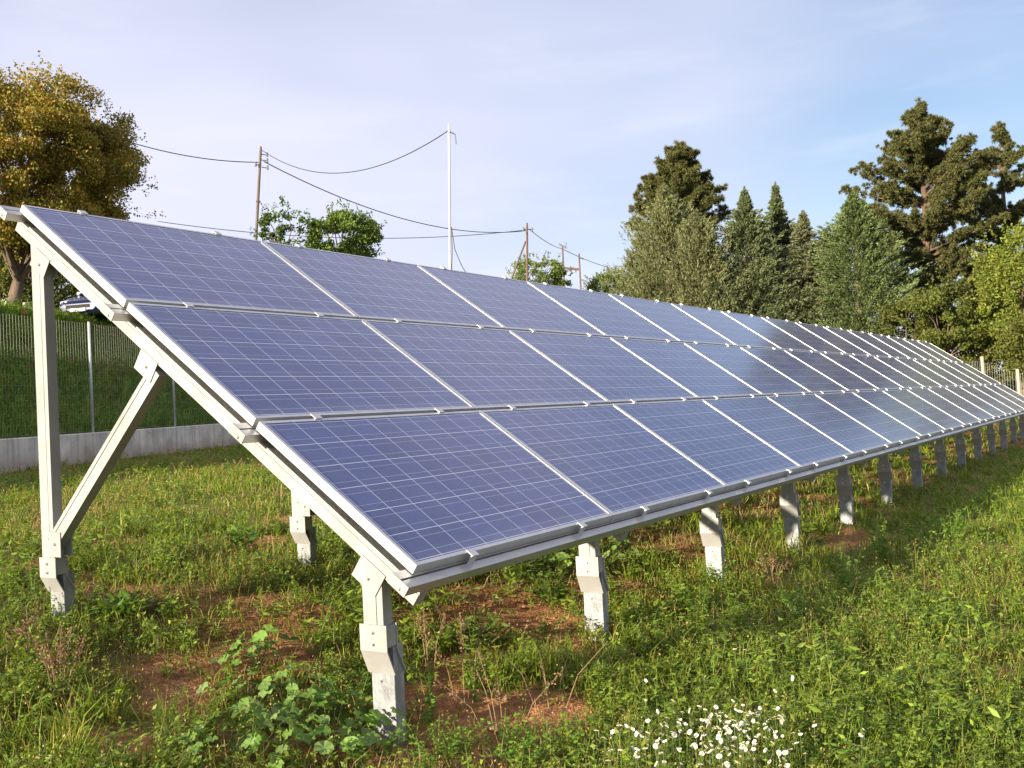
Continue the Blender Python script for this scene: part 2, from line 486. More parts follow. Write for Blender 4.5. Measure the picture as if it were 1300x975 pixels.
def dry_mask(x, y):
    n = VN[3](x * .9 + 7, y * .9) * .6 + VN[2](x * 2.9, y * 2.9 + 5) * .4
    return np.clip(np.maximum(patch(x, y, DRYP), sstep(.66, .82, n) * .7), 0, 1)

def make_ground():
    def grow(a, step, fac, lim):
        r = []; v = a
        while v < lim:
            step *= fac; v += step; r.append(v)
        return np.array(r)
    xs = np.concatenate([-3.4 - grow(0, .1, 1.25, 900)[::-1], np.arange(-3.4, 9.0, .08), 9.0 + grow(0, .09, 1.07, 1200)])
    ys = np.concatenate([-4.0 - grow(0, .1, 1.25, 900)[::-1], np.arange(-4.0, 4.5, .08), np.arange(4.5, 42, .42), 42 + grow(0, .5, 1.2, 1200)])
    X, Y = np.meshgrid(xs, ys, indexing='ij')
    Z = zg_fine(X, Y)
    so_ = soil_mask(X, Y)
    near = X < 12
    Z = Z + np.where((so_ > .3) & near, 0.03 * (rng.random(X.shape) - .5), 0)
    nx, ny = X.shape
    v = np.stack([X, Y, Z], -1).reshape(-1, 3)
    idx = np.arange(nx * ny).reshape(nx, ny)
    q = np.stack([idx[:-1, :-1], idx[1:, :-1], idx[1:, 1:], idx[:-1, 1:]], -1).reshape(-1, 4)
    soil = np.array([.37, .17, .08]); green = np.array([.10, .13, .026]); dry = np.array([.22, .16, .075])
    d_ = dry_mask(X, Y)[..., None] * .6
    r = np.hypot(X - CAM[0], Y - CAM[1])[..., None]
    base = green * (1 - sstep(4, 2, r) * 0) + 0 * r
    base = base * (1 - .55 * (1 - sstep(6, 14, r))) + np.array([.17, .095, .05]) * (.55 * (1 - sstep(6, 14, r)))
    c = base * (1 - d_) + dry * d_
    c = c * (1 - so_[..., None]) + soil * so_[..., None]
    s = Soup(); s.add(v, c.reshape(-1, 3), q=q)
    m = mat('earth', (.1, .1, .1), .95, 0, .1)
    a = N(m, 'ShaderNodeAttribute', attribute_name='Col')
    t = N(m, 'ShaderNodeTexCoord')
    n = N(m, 'ShaderNodeTexNoise'); n.inputs['Scale'].default_value = 14; n.inputs['Detail'].default_value = 8; n.inputs['Roughness'].default_value = .7
    L(m, t.outputs['Object'], n.inputs['Vector'])
    r_ = N(m, 'ShaderNodeMapRange'); r_.inputs['From Min'].default_value = .3; r_.inputs['From Max'].default_value = .7; r_.inputs['To Min'].default_value = .55; r_.inputs['To Max'].default_value = 1.5
    L(m, n.outputs['Fac'], r_.inputs['Value'])
    mu = N(m, 'ShaderNodeVectorMath', operation='SCALE'); L(m, a.outputs['Color'], mu.inputs[0]); L(m, r_.outputs[0], mu.inputs['Scale'])
    L(m, mu.outputs[0], bsdf(m).inputs['Base Color'])
    n2 = N(m, 'ShaderNodeTexNoise'); n2.inputs['Scale'].default_value = 45; n2.inputs['Detail'].default_value = 6
    L(m, t.outputs['Object'], n2.inputs['Vector'])
    b = N(m, 'ShaderNodeBump'); b.inputs['Strength'].default_value = .9; b.inputs['Distance'].default_value = .03
    L(m, n2.outputs['Fac'], b.inputs['Height']); L(m, b.outputs[0], bsdf(m).inputs['Normal'])
    o = s.build('ground', m)
    tag(o, kind='structure')
make_ground()

# ------------------------------------------------------------------ the solar array
T = math.radians(35.34)
UV_ = np.array([0, math.cos(T), math.sin(T)])      # up the slope
PN = np.array([0, -math.sin(T), math.cos(T)])      # out of the glass
X1 = np.array([1.0, 0, 0])
O0 = np.array([0, 0, .72])
PU, PV, NCOL = 1.6393, 1.010, 15
def sl(x, v, off):                                  # point on the slope: x along the row, v up the slope, off below the glass
    return O0 + X1 * x + UV_ * v - PN * off
M_TILT = Matrix(((1, 0, 0), (0, math.cos(T), -math.sin(T)), (0, math.sin(T), math.cos(T))))

def panel_proto():
    w, h, th, lip = PU - .010, PV - .024, .040, .017
    root = empty('solar_panel')
    f = MB()
    # frame: four mitred hollow-looking sections with an inner step
    o = [(0, 0), (w, 0), (w, h), (0, h)]
    i = [(lip, lip), (w - lip, lip), (w - lip, h - lip), (lip, h - lip)]
    for k in range(4):
        a, b = o[k], o[(k + 1) % 4]; c, d = i[(k + 1) % 4], i[k]
        f.hexa([(a[0], a[1], -th), (b[0], b[1], -th), (c[0], c[1], -th), (d[0], d[1], -th),
                (a[0], a[1], 0), (b[0], b[1], 0), (c[0], c[1], 0), (d[0], d[1], 0)])
    fo = f.build('frame', M_FRAME, root)
    g = MB()
    z = -.0025
    g.add([(lip, lip, z), (w - lip, lip, z), (w - lip, h - lip, z), (lip, h - lip, z)], [(0, 1, 2, 3)])
    g.add([(lip, lip, z - .006), (w - lip, lip, z - .006), (w - lip, h - lip, z - .006), (lip, h - lip, z - .006)], [(3, 2, 1, 0)], 1)
    me = bpy.data.meshes.new('cells')
    me.from_pydata(g.v, [], g.f)
    me.polygons[1].material_index = 1
    uvl = me.uv_layers.new(name='UVMap')
    mx, my = .014, .010
    cw = (w - 2 * lip - 2 * mx) / 10; ch = (h - 2 * lip - 2 * my) / 6
    for lp in me.loops:
        p = me.vertices[lp.vertex_index].co
        uvl.data[lp.index].uv = ((p.x - lip - mx) / cw, (p.y - lip - my) / ch)
    link('cells', me, [M_CELL, M_BACK], root)
    # clamps on the lower edge (they also hold the panel below)
    cl = MB()
    cl.box((-.022, -.030, .0015), (.022, .009, .006))
    cl.box((-.022, -.026, -.052), (.022, -.021, .0015))
    cl.box((-.022, -.050, -.052), (.022, -.021, -.047))
    cm = cl.mesh('clamp')
    for q in (.215, .78):
        c = link('clamp', cm, M_FRAME if q < .5 else None, root)
        c.location = (q * PU, 0, 0)
    return root
proto = panel_proto()
rows = ['bottom', 'middle', 'top']
ords = ['first', 'second', 'third', 'fourth', 'fifth', 'sixth', 'seventh', 'eighth', 'ninth', 'tenth', 'eleventh', 'twelfth', 'thirteenth', 'fourteenth', 'last']
top_clamp_mesh = None
tcb = MB()
tcb.box((-.022, -.008, .0015), (.022, .030, .006)); tcb.box((-.022, .021, -.052), (.022, .026, .0015))
top_clamp_mesh = tcb.mesh('clamp'); top_clamp_mesh.materials.append(M_FRAME)
for r in range(3):
    for k in range(NCOL):
        o = proto if (r == 0 and k == 0) else copy_tree(proto)
        base = sl(k * PU + .005, r * PV + .0, 0)
        R4 = M_TILT.to_4x4(); R4.translation = Vector(base)
        o.matrix_world = R4
        if k == 0: lab = f'blue solar panel at the near left end of the {rows[r]} row'
        elif k == NCOL - 1: lab = f'dark solar panel at the far right end of the {rows[r]} row'
        else: lab = f'solar panel in the {rows[r]} row, {ords[k]} from the near left end'
        tag(o, lab, 'solar panel', 'solar panels of the tilted array')
        if r == 2:
            for q in (.215, .78):
                c = link('clamp', top_clamp_mesh, None, o)
                c.location = (q * PU, PV - .024, 0)

rack = empty('mounting_rack', (0.07, .25, 0))
tag(rack, 'long aluminium and galvanised steel rack on legs carrying the tilted solar panels', 'rack')
RKL = np.array([0.1, .22, 0])
RI = Matrix.Translation((-0.07, -.25, 0))
def rpart(mb, name, m, parent=rack, **k):
    o = mb.build(name, m, None, **k)
    o.parent = parent
    o.matrix_parent_inverse = RI
    return o
# purlins: open C section with a lip, seen at the row joints and along the lower edge
for v0 in (-.012, PV - .012, 2 * PV - .012, 3 * PV - .012):
    b = MB()
    xa, xb = -.075, NCOL * PU + .38
    def pb(va, vb, oa, ob):
        b.hexa([sl(xa, va, oa), sl(xa, vb, oa), sl(xa, vb, ob), sl(xa, va, ob), sl(xb, va, oa), sl(xb, vb, oa), sl(xb, vb, ob), sl(xb, va, ob)])
    pb(v0 - .045, v0 - .005, .044, .050)
    pb(v0 + .005, v0 + .045, .044, .050)
    pb(v0 - .045, v0 - .039, .050, .080)
    pb(v0 + .039, v0 + .045, .050, .080)
    pb(v0 - .045, v0 + .045, .080, .085)
    pb(v0 - .009, v0 - .005, .0503, .066)
    pb(v0 + .005, v0 + .009, .0503, .066)
    e = MB()
    e.hexa([sl(xa - .004, v0 - .047, .042), sl(xa - .004, v0 + .047, .042), sl(xa - .004, v0 + .047, .087), sl(xa - .004, v0 - .047, .087),
            sl(xa, v0 - .047, .042), sl(xa, v0 + .047, .042), sl(xa, v0 + .047, .087), sl(xa, v0 - .047, .087)])
    p = rpart(b, 'purlin', M_PURLIN)
    c = rpart(e, 'end_cap', M_ALU, p)
    c.matrix_parent_inverse = Matrix.Identity(4)
    bb = MB(); q0 = sl(xa - .004, v0 - .012, .074); bb.tube([q0, q0 - X1 * .006], .007, 8)
    c = rpart(bb, 'screw', M_BOLT, p); c.matrix_parent_inverse = Matrix.Identity(4)

YR = 2.385                                              # where the rear posts stand
HX, HY = .0275, .050                                  # half section of posts
def zslope(y, off):                                    # height of the plane `off` below the glass at y
    return .72 + math.tan(T) * y - off / math.cos(T)
def bolt(mb, p, r=.0065):
    p = np.asarray(p, float)
    mb.tube([p, p - X1 * .003], r * 1.5, 12)
    mb.tube([p - X1 * .004, p - X1 * .011], r, 6)
def c_section(mb, x0, x1, y0, y1, z0, z1, th=.005, lip=.016):
    """C profile, web on the -X side, open towards +X"""
    mb.box((x0, y0, z0), (x0 + th, y1, z1))
    mb.box((x0 + th, y0, z0), (x1, y0 + th, z1))
    mb.box((x0 + th, y1 - th, z0), (x1, y1, z1))
    mb.box((x1 - th, y0 + th, z0), (x1, y0 + lip, z1))
    mb.box((x1 - th, y1 - lip, z0), (x1, y1 - th, z1))
def frame_parts():
    parts = []
    xr = 0.06
    # rafter with a shallow groove line along its face
    b = MB()
    ra, rb = -.052, 3 * PV + .005
    def rb_(va, vb, oa, ob, x0, x1):
        b.hexa([sl(x0, va, oa), sl(x1, va, oa), sl(x1, va, ob), sl(x0, va, ob), sl(x0, vb, oa), sl(x1, vb, oa), sl(x1, vb, ob), sl(x0, vb, ob)])
    rb_(ra, rb, .0855, .104, xr - HX, xr + HX)
    rb_(ra, rb, .104, .109, xr - HX + .004, xr + HX - .004)
    rb_(ra, rb, .109, .158, xr - HX, xr + HX)
    parts.append((b, 'rafter', M_ALU, []))
    for (yc, zb, tall) in ((.25, 0.0, 0), (YR, .33, 1)):
        zt = zslope(yc, .150)
        p = MB()
        zlow = zb + (.235 if tall else .38)
        y0, y1 = yc - HY, yc + HY
        a = zslope(y0, .165); c = zslope(y1, .165)
        for (xa, xb, ya, yb) in ((xr - HX, xr + HX, y0, y0 + .030), (xr - HX + .004, xr + HX - .004, y0 + .030, y0 + .034), (xr - HX, xr + HX, y0 + .034, y1)):
            za = zslope(ya, .1586); zc = zslope(yb, .1586)
            p.hexa([(xa, ya, zlow), (xb, ya, zlow), (xb, yb, zlow), (xa, yb, zlow), (xa, ya, za), (xb, ya, za), (xb, yb, zc), (xa, yb, zc)])
        subs = []
        pi = MB()
        c_section(pi, xr - HX + .042, xr + HX + .047, yc - .057, yc + .057, zb - .5, zb + (.25 if tall else .39))
        subs.append((pi, 'pile', M_GALV))
        # S-shaped bracket: flat plate on the post, bent in to the pile; one each side
        br = MB()
        yb0, yb1 = yc - .068, yc + .068
        zt_, zm, zl = (zb + .325, zb + .225, zb + .145) if tall else (zb + .475, zb + .372, zb + .275)
        xp0 = xr - HX - .0065; xp1 = xr - HX + .013
        def plate(xt, xl, th):
            br.hexa([(xt, yb0, zm), (xt + th, yb0, zm), (xt + th, yb1, zm), (xt, yb1, zm), (xt, yb0, zt_), (xt + th, yb0, zt_), (xt + th, yb1, zt_), (xt, yb1, zt_)])
            br.hexa([(xl, yb0, zl), (xl + th, yb0, zl), (xl + th, yb1, zl), (xl, yb1, zl), (xt, yb0, zm), (xt + th, yb0, zm), (xt + th, yb1, zm), (xt, yb1, zm)])
        plate(xr - HX - .0065, xr - HX + .0355, .006)
        plate(xr + HX + .001, xr + HX + .048, .006)
        br.box((xr - HX - .0003, yb0 + .004, zt_ - .085), (xr + HX + .0008, yb0 + .009, zt_ - .006))
        subs.append((br, 'bracket', M_ALU))
        for (bp, brad) in (((xr - HX - .0065, yc + .002, zt_ - .03), .0065), ((xr - HX - .0065, yc + .002, zt_ - .075), .0065), ((xr - HX + .042, yc + .01, zl - .03), .005)):
            bo = MB(); bolt(bo, bp, brad)
            subs.append((bo, 'bolt', M_BOLT))
        # clamp plate that grips the rafter
        cl = MB()
        vc = (yc) / math.cos(T)
        def cplate(x, th, va, vb, oa, ob):
            cl.hexa([sl(x, va, oa), sl(x + th, va, oa), sl(x + th, va, ob), sl(x, va, ob), sl(x, vb, oa), sl(x + th, vb, oa), sl(x + th, vb, ob), sl(x, vb, ob)])
        vv = vc - .10 + (0.0)
        for x in (xr - HX - .006, xr + HX + .001):
            cplate(x, .005, vv - .095 - .05 * tall, vv + .045 - .05 * tall, .145, .245)
        subs.append((cl, 'rafter_clip', M_ALU))
        b2 = MB(); q = sl(xr - HX - .006, vv - .03 - .05 * tall, .205); bolt(b2, q)
        subs.append((b2, 'bolt', M_BOLT))
        parts.append((p, 'post', M_ALU, subs))
    # brace from the foot of the rear post up to the rafter
    b = MB()
    A = np.array([xr, YR - .05, .725]); B = np.array([xr, 1.49, zslope(1.49, .155) - .045])
    d = (B - A) / np.linalg.norm(B - A); e = np.cross(d, X1)
    b.bar(A - d * .02, B, X1 * HX, e * .026 + 0)
    b.bar(A - d * .02 + e * .029, B + e * .029, X1 * (HX - .004), e * .003)
    b.bar(A - d * .02 + e * .042, B + e * .042, X1 * HX, e * .010)
    subs = []
    cl = MB()
    v1 = (1.49) / math.cos(T) - .07
    subs2 = []
    for x in (xr - HX - .006, xr + HX + .001):
        cl = MB(); lc = MB()
        cl.hexa([sl(x, v1 - .06, .150), sl(x + .005, v1 - .06, .150), sl(x + .005, v1 - .06, .255), sl(x, v1 - .06, .255),
                 sl(x, v1 + .075, .150), sl(x + .005, v1 + .075, .150), sl(x + .005, v1 + .075, .255), sl(x, v1 + .075, .255)])
        lc.box((x, YR - .115, .66), (x + .005, YR - .02, .785))
        subs.append((cl, 'brace_clip', M_ALU)); subs.append((lc, 'brace_clip', M_ALU))
    for bp in (sl(xr - HX - .006, v1 + .0, .205), (xr - HX - .006, YR - .07, .725)):
        b2 = MB(); bolt(b2, bp); subs.append((b2, 'bolt', M_BOLT))
    parts.append((b, 'brace', M_ALU, subs))
    return parts
FP = frame_parts()
protos = []
for b, nm, m, subs in FP:
    o = rpart(b, nm, m)
    for sb, sn, sm in subs:
        c = sb.build(sn, sm, o)
    protos.append(o)
NF = 15
PITCH = 1.757
for k in range(1, NF):
    for o in protos:
        c = copy_tree(o, rack)
        c.matrix_parent_inverse = RI
        c.location = (PITCH * k, 0, 0)

# ------------------------------------------------------------------ retaining wall and welded mesh fence
def build_wall():
    root = empty('retaining_wall', (WA[0], WA[1], .5), math.atan2(WU[1], WU[0]))
    tag(root, 'long low grey stained concrete retaining wall below the wire fence', 'wall')
    n = 60
    s = np.linspace(-16, 30, n)
    b = MB()
    top = np.interp(s, [-16, 0, 11, 30], [.68, .69, .79, .92])
    vs = []
    for i in range(n):
        for (d, z) in ((-.12, -.7), (-.12, top[i] - .02), (-.10, top[i]), (.11, top[i]), (.13, top[i] - .02), (.13, -.7)):
            vs.append((s[i], d, z))
    fs = []
    for i in range(n - 1):
        for k in range(6):
            fs.append((i * 6 + k, i * 6 + (k + 1) % 6, (i + 1) * 6 + (k + 1) % 6, (i + 1) * 6 + k))
    fs.append(tuple(range(6))); fs.append(tuple((n - 1) * 6 + k for k in range(6))[::-1])
    b.add(vs, fs)
    b.build('wall_body', M_CONC, root)
    return s, top
WS, WTOP = build_wall()
def wall_top(s):
    return .5 + np.interp(s, WS, WTOP)
FEN = empty('wire_mesh_fence', (WA[0], WA[1], .5), math.atan2(WU[1], WU[0]))
tag(FEN, 'tall welded wire mesh fence on the grey concrete wall', 'fence')
fh = 2.55
b = MB()
s = -10.0
while s < 20:
    z0 = float(wall_top(s)) - .5
    b.box((s - .0009, .00, z0 + .03), (s + .0009, .0018, z0 + fh)); s += .10
ss = np.linspace(-10, 20, 40)
for k in range(13):
    z = .04 + k * (fh - .05) / 12
    for i in range(39):
        za = float(wall_top(ss[i])) - .5 + z; zb = float(wall_top(ss[i + 1])) - .5 + z
        b.bar((ss[i], .0075, za), (ss[i + 1], .0075, zb), (0, .0010, 0), (0, 0, .0010))
b.build('wire_mesh', M_MESH, FEN)
def wall_s_at(px):
    d = RM[2] + (px - 650) / FPX * RM[0]
    A = np.array([[d[0], -WU[0]], [d[1], -WU[1]]])
    t = np.linalg.solve(A, WA - CAM[:2])
    return t[1]
s1 = wall_s_at(118); s2 = wall_s_at(222)
for k in range(-3, 5):
    sp_ = s1 + (s2 - s1) * k
    if sp_ < -10 or sp_ > 20: continue
    z0 = float(wall_top(sp_)) - .5
    pb = MB(); pb.tube([(sp_, .045, z0 - .02), (sp_, .045, z0 + fh + .05)], .030, 10)
    po = pb.build('post', M_FPOST, FEN, smooth=True)
    cp = MB(); cp.tube([(sp_, .045, z0 + fh + .0505), (sp_, .045, z0 + fh + .065), (sp_, .045, z0 + fh + .075)], [.034, .034, .015], 10)
    cp.build('cap', M_RUBBER, po, smooth=True)

# fence beyond the far end of the array
def far_fence():
    pts = [pix(1340, 520, 27), pix(1294, 500, 30.5), pix(1249, 485, 35), pix(1221, 470, 42), pix(1195, 465, 50)]
    tops = [.65, .44, 1.0, 1.35, 1.5]
    widths = [.05, .055, .065, .055, .05]
    root = empty('stock_fence', (pts[1][0], pts[1][1], float(zg(pts[1][0], pts[1][1]))))
    tag(root, 'wire stock fence on rough posts beyond the far end of the panels', 'fence')
    org = np.array(root.location)
    P = []
    for p, t, w in zip(pts, tops, widths):
        z0 = float(zg(p[0], p[1])); zt = CAM[2] + t
        P.append((p[0], p[1], z0, zt))
        pb = MB()
        pb.tube([np.array((p[0], p[1], z0 - .3)) - org, np.array((p[0] + .02, p[1], (z0 + zt) / 2)) - org, np.array((p[0], p[1] + .01, zt)) - org], [w, w * .97, w * .93], 8)
        pb.build('post', M_OLDPOST, root)
    wb = MB()
    for a, c in zip(P[:-1], P[1:]):
        for k in range(7):
            f = .12 + k * .13
            A = np.array((a[0], a[1], a[2] + (a[3] - a[2]) * f)) - org; B = np.array((c[0], c[1], c[2] + (c[3] - c[2]) * f)) - org
            wb.bar(A, B, (0, .002, 0), (0, 0, .002))
        for k in range(1, 14):
            f = k / 14
            q = np.array((a[0], a[1])) * (1 - f) + np.array((c[0], c[1])) * f
            z0 = a[2] * (1 - f) + c[2] * f; z1 = a[3] * (1 - f) + c[3] * f
            A = np.array((q[0], q[1], z0 + (z1 - z0) * .12)) - org; B = np.array((q[0], q[1], z0 + (z1 - z0) * .9)) - org
            wb.bar(A, B, (.0018, 0, 0), (0, .0018, 0))
    wb.build('wire_mesh', M_MESH, root)
far_fence()

# ------------------------------------------------------------------ poles and power lines
def pole(name, px, ptop, pbot, depth, r0, r1, m, label, cat='utility pole', group=None, lean=0.0):
    top = pix(px, ptop, depth)
    z0 = min(float(zg(top[0], top[1])), top[2] - 6)
    root = empty(name, (top[0], top[1], z0))
    tag(root, label, cat, group)
    b = MB()
    h = top[2] - z0
    rx, ry = -RM[0][0] * lean * h, -RM[0][1] * lean * h
    b.tube([(rx * 1.03, ry * 1.03, -.5), (rx * .5, ry * .5, h * .5), (rx * .02, ry * .02, h * .98), (0, 0, h)], [r0, (r0 + r1) / 2, r1, r1 * .8], 10)
    b.build('shaft', m, root, smooth=True)
    return root, top, h
def cable(label, pts_, rad, sag, name='power_line', n=28):
    A, B = np.array(pts_[0]), np.array(pts_[1])
    b = MB()
    L_ = []
    for i in range(n + 1):
        t = i / n
        p = A * (1 - t) + B * t
        p = p - np.array([0, 0, sag * 4 * t * (1 - t)])
        L_.append(p - A)
    b.tube(L_, rad, 5)
    o = b.build(name, M_WIRE, smooth=True)
    o.location = A
    tag(o, label, 'cable')
def hardware(root, h, dz, items):
    for (nm, m, lo, hi) in items:
        b = MB(); b.box((lo[0], lo[1], h + dz + lo[2]), (hi[0], hi[1], h + dz + hi[2])); b.build(nm, m, root, bevel=.008)
p1, t1, h1 = pole('utility_pole', 331, 186, 0, 46, .078, .062, M_POLE, 'tall weathered wooden utility pole beside the loose tree behind the panels', group='wooden utility poles', lean=.095)
for dz, sx in ((-.35, 1), (-.62, 1), (-.85, -1), (-.95, 1)):
    b = MB(); b.tube([(0, 0, h1 + dz), (.25 * sx, -.12 * sx, h1 + dz - .02)], .022, 6); b.tube([(.25 * sx, -.12 * sx, h1 + dz - .09), (.25 * sx, -.12 * sx, h1 + dz + .09)], .05, 8)
    b.build('insulator', M_INSUL, p1)
p2, t2, h2 = pole('steel_pole', 570, 157, 0, 31, .042, .034, M_WHITEPOLE, 'slim white painted steel pole standing alone against the open sky', 'pole', lean=.040)
b = MB(); b.tube([(0, 0, h2 - .25), (.16, -.10, h2 - .32), (.17, -.11, h2 - .62)], .022, 6); b.build('bracket', M_INSUL, p2)
def on_mast(dz, off=0.0):                             # a point beside the leaning mast, dz below its top
    k = -.040 * dz
    return (RM[0][0] * (k + off + .05), RM[0][1] * (k + off + .05), h2 - dz)
b = MB(); b.tube([on_mast(h2 - 2.0), on_mast(4.4), on_mast(3.9, .02), on_mast(3.2)], .012, 5)
b.build('cable_drop', M_WIRE, p2)
b = MB(); b.tube([on_mast(3.2), on_mast(3.9, .10), on_mast(4.4, .30), on_mast(4.75, .5)], .012, 5); b.build('loose_cable', M_WIRE, p2)
p3, t3, h3 = pole('utility_pole', 669, 283, 0, 66, .088, .07, M_REDPOLE, 'brown wooden utility pole propped by a slanting strut', group='wooden utility poles', lean=.045)
q = pix(650, 352, 66) - np.array(p3.location); q2 = pix(667.5, 306, 66) - np.array(p3.location)
b = MB(); dd = (q - q2); b.tube([q2, q2 + dd * 2.2], .062, 8); b.build('strut', M_POLE, p3, smooth=True)
for dx in (-.25, .3):
    b = MB(); b.tube([(0, 0, h3 - .42), (dx, -dx * .6, h3 - .42)], .03, 6); b.tube([(dx, -dx * .6, h3 - .55), (dx, -dx * .6, h3 - .3)], .07, 8); b.build('insulator', M_INSUL, p3)
# twin pole transformer stand far behind
ta = pix(714, 313, 92); tb = pix(735, 322, 92)
root = empty('twin_pole_stand', (ta[0], ta[1], 1.0))
tag(root, 'far pair of thin wooden poles joined by a low crossbar', 'utility pole')
og = np.array(root.location)
for q, hh in ((ta, 0), (tb, 0)):
    b = MB(); b.tube([(q[0] - og[0], q[1] - og[1], -1), (q[0] - og[0], q[1] - og[1], q[2] - og[2])], [.10, .075], 8); b.build('pole', M_REDPOLE, root, smooth=True)
c1_ = pix(714, 340, 92) - og; c2_ = pix(735, 342, 92) - og
b = MB(); b.bar(c1_, c2_, (0, 0, .09), (.06, .06, 0)); cb = b.build('crossbar', M_REDPOLE, root)
for f in (.3, .5, .78):
    b = MB(); q = c1_ * (1 - f) + c2_ * f; b.tube([q - (0, 0, .12), q - (0, 0, .3)], .09, 8); b.build('insulator', M_INSUL, cb)
e_ = (tb - ta) / np.linalg.norm(tb - ta)
b = MB(); q = ta - og; b.bar(q - e_ * .35 + (0, 0, .1), q + e_ * .45 + (0, 0, .05), (0, 0, .07), (.06, .05, 0)); b.tube([q + e_ * .3, q + e_ * .38 + (0, 0, .55)], .06, 6); b.build('switchgear', M_INSUL, root)
b = MB(); q = tb - og; b.bar(q - e_ * .1 - (0, 0, .35), q + e_ * .45 - (0, 0, .3), (0, 0, .06), (.05, .05, 0)); b.build('bracket', M_INSUL, root)
b = MB(); b.bar(q + (0, 0, -2.35), q + e_ * .7 + (0, 0, -2.3), (0, 0, .06), (.05, .05, 0)); b.build('bracket', M_INSUL, root)
# cables
wl = pix(60, 140, 42)
cable('black cable from the left tree to the top of the weathered wooden pole', (wl, pix(329, 206, 46)), .022, .55)
cable('black cable drooping from the weathered wooden pole to the propped brown pole', (pix(335, 205, 46), pix(667, 293, 66)), .024, 1.15)
cable('black cable slung between the weathered wooden pole and white steel pole', (pix(333, 191, 46), pix(569, 166, 31)), .016, 1.18)
cable('black cable rising to the propped brown pole from behind the loose trees', (pix(200, 281, 58), pix(667, 292, 66)), .022, .75)
cable('black cable running from the propped brown pole down to the twin poles', (pix(672, 291, 66), pix(714, 316, 92)), .024, .2)
cable('black cable running from the twin poles into the grey green conifers', (pix(714, 316, 92), pix(800, 346, 112)), .028, .3)

# ------------------------------------------------------------------ trees
def limbs_to(b, base, targets, r, rng_, bend=.25):
    for tq in targets:
        A = np.array(base); B = np.array(tq)
        mid = (A + B) / 2 + rng_.normal(0, bend, 3) * np.linalg.norm(B - A) * .3
        mid[2] += .1 * np.linalg.norm(B - A)
        b.tube([A, (A + mid) / 2 + rng_.normal(0, .03, 3), mid, B], [r, r * .75, r * .5, r * .15], 6, caps=False)
def broadleaf(name, c, R, base_z, label, cat, cols, wts=None, nclump=90, per=260, lsize=.09, clump_r=.22, trunk_r=.16, fill=.55, group=None, seed=1, holes=0.0, forks=None, lmat=None, upsprig=0, trunk_top=None, aspect=.5, trunk_off=(0, 0)):
    """uneven crown of leaf clumps round a forked trunk; c crown centre, R radii"""
    r_ = np.random.default_rng(seed)
    c = np.array(c, float); R = np.array(R, float)
    root = empty(name, (c[0], c[1], base_z))
    tag(root, label, cat, group)
    org = np.array([c[0], c[1], base_z])
    d = nrm(r_.normal(size=(nclump, 3)))
    rad = r_.uniform(fill, 1, nclump) ** .6
    # lobed silhouette
    lobes = nrm(r_.normal(size=(9, 3)))
    lob = 0.80 + .26 * np.max(np.clip(d @ lobes.T, 0, 1) ** 6, axis=1)
    cc = d * (rad * lob)[:, None] * R
    cc = cc + (c - org)
    keep = r_.random(nclump) > holes
    cc = cc[keep]
    s = Soup()
    cr = clump_r * R.mean() * r_.uniform(.6, 1.25, len(cc))
    n = len(cc) * per
    k = np.repeat(np.arange(len(cc)), per)
    off = nrm(r_.normal(size=(n, 3))) * (r_.random(n) ** .5)[:, None]
    P = cc[k] + off * cr[k][:, None] * np.array([1, 1, .8])
    tone = r_.normal(1, .12, len(cc))[k]
    a = nrm(r_.normal(size=(n, 3)) + np.array([0, 0, .3])); b_ = nrm(np.cross(a, r_.normal(size=(n, 3))))
    L_ = lsize * r_.uniform(.6, 1.3, n)
    cols_ = pal(n, cols, .16, wts) * tone[:, None]
    s.leaves(P, a * (L_ / 2)[:, None], b_ * (L_ * aspect / 1)[:, None] * .55, cols_)
    if upsprig:
        # twigs that stick out of the outline
        m = upsprig
        d2 = nrm(r_.normal(size=(m, 3)) + np.array([0, 0, .35]))
        st = d2 * R * r_.uniform(.85, 1.0, (m, 1)) + (c - org)
        ln = r_.uniform(.25, .65, m)
        q = 16
        tt = r_.random((m, q))
        dirs = nrm(d2 + np.array([0, 0, .5]) + r_.normal(0, .25, (m, 3)))
        P2 = (st[:, None] + dirs[:, None] * (tt * ln[:, None])[..., None] + r_.normal(0, .05, (m, q, 3))).reshape(-1, 3)
        n2 = len(P2)
        a = nrm(r_.normal(size=(n2, 3)) + np.repeat(dirs, q, 0)); b_ = nrm(np.cross(a, r_.normal(size=(n2, 3))))
        L2 = lsize * r_.uniform(.6, 1.2, n2)
        s.leaves(P2, a * (L2 / 2)[:, None], b_ * (L2 * aspect * .55)[:, None], pal(n2, cols, .16, wts))
    s.build('crown', lmat or M_LEAF, root)
    t = MB()
    fork_z = (c[2] - org[2]) - R[2] * .75 if trunk_top is None else trunk_top
    fork_z = max(fork_z, .6)
    ox, oy = trunk_off
    t.tube([(ox, oy, -.4), (ox * .9 + .04, oy * .9 + .02, fork_z * .5), (ox * .6, oy * .6 + .03, fork_z)], [trunk_r * 1.25, trunk_r, trunk_r * .85], 10)
    idx = r_.choice(len(cc), min(16, len(cc)), replace=False)
    limbs_to(t, (ox * .6, oy * .6 + .03, fork_z - .05), [cc[i] for i in idx], trunk_r * .5, r_)
    t.build('trunk', M_BARK, root, smooth=True)
    return root

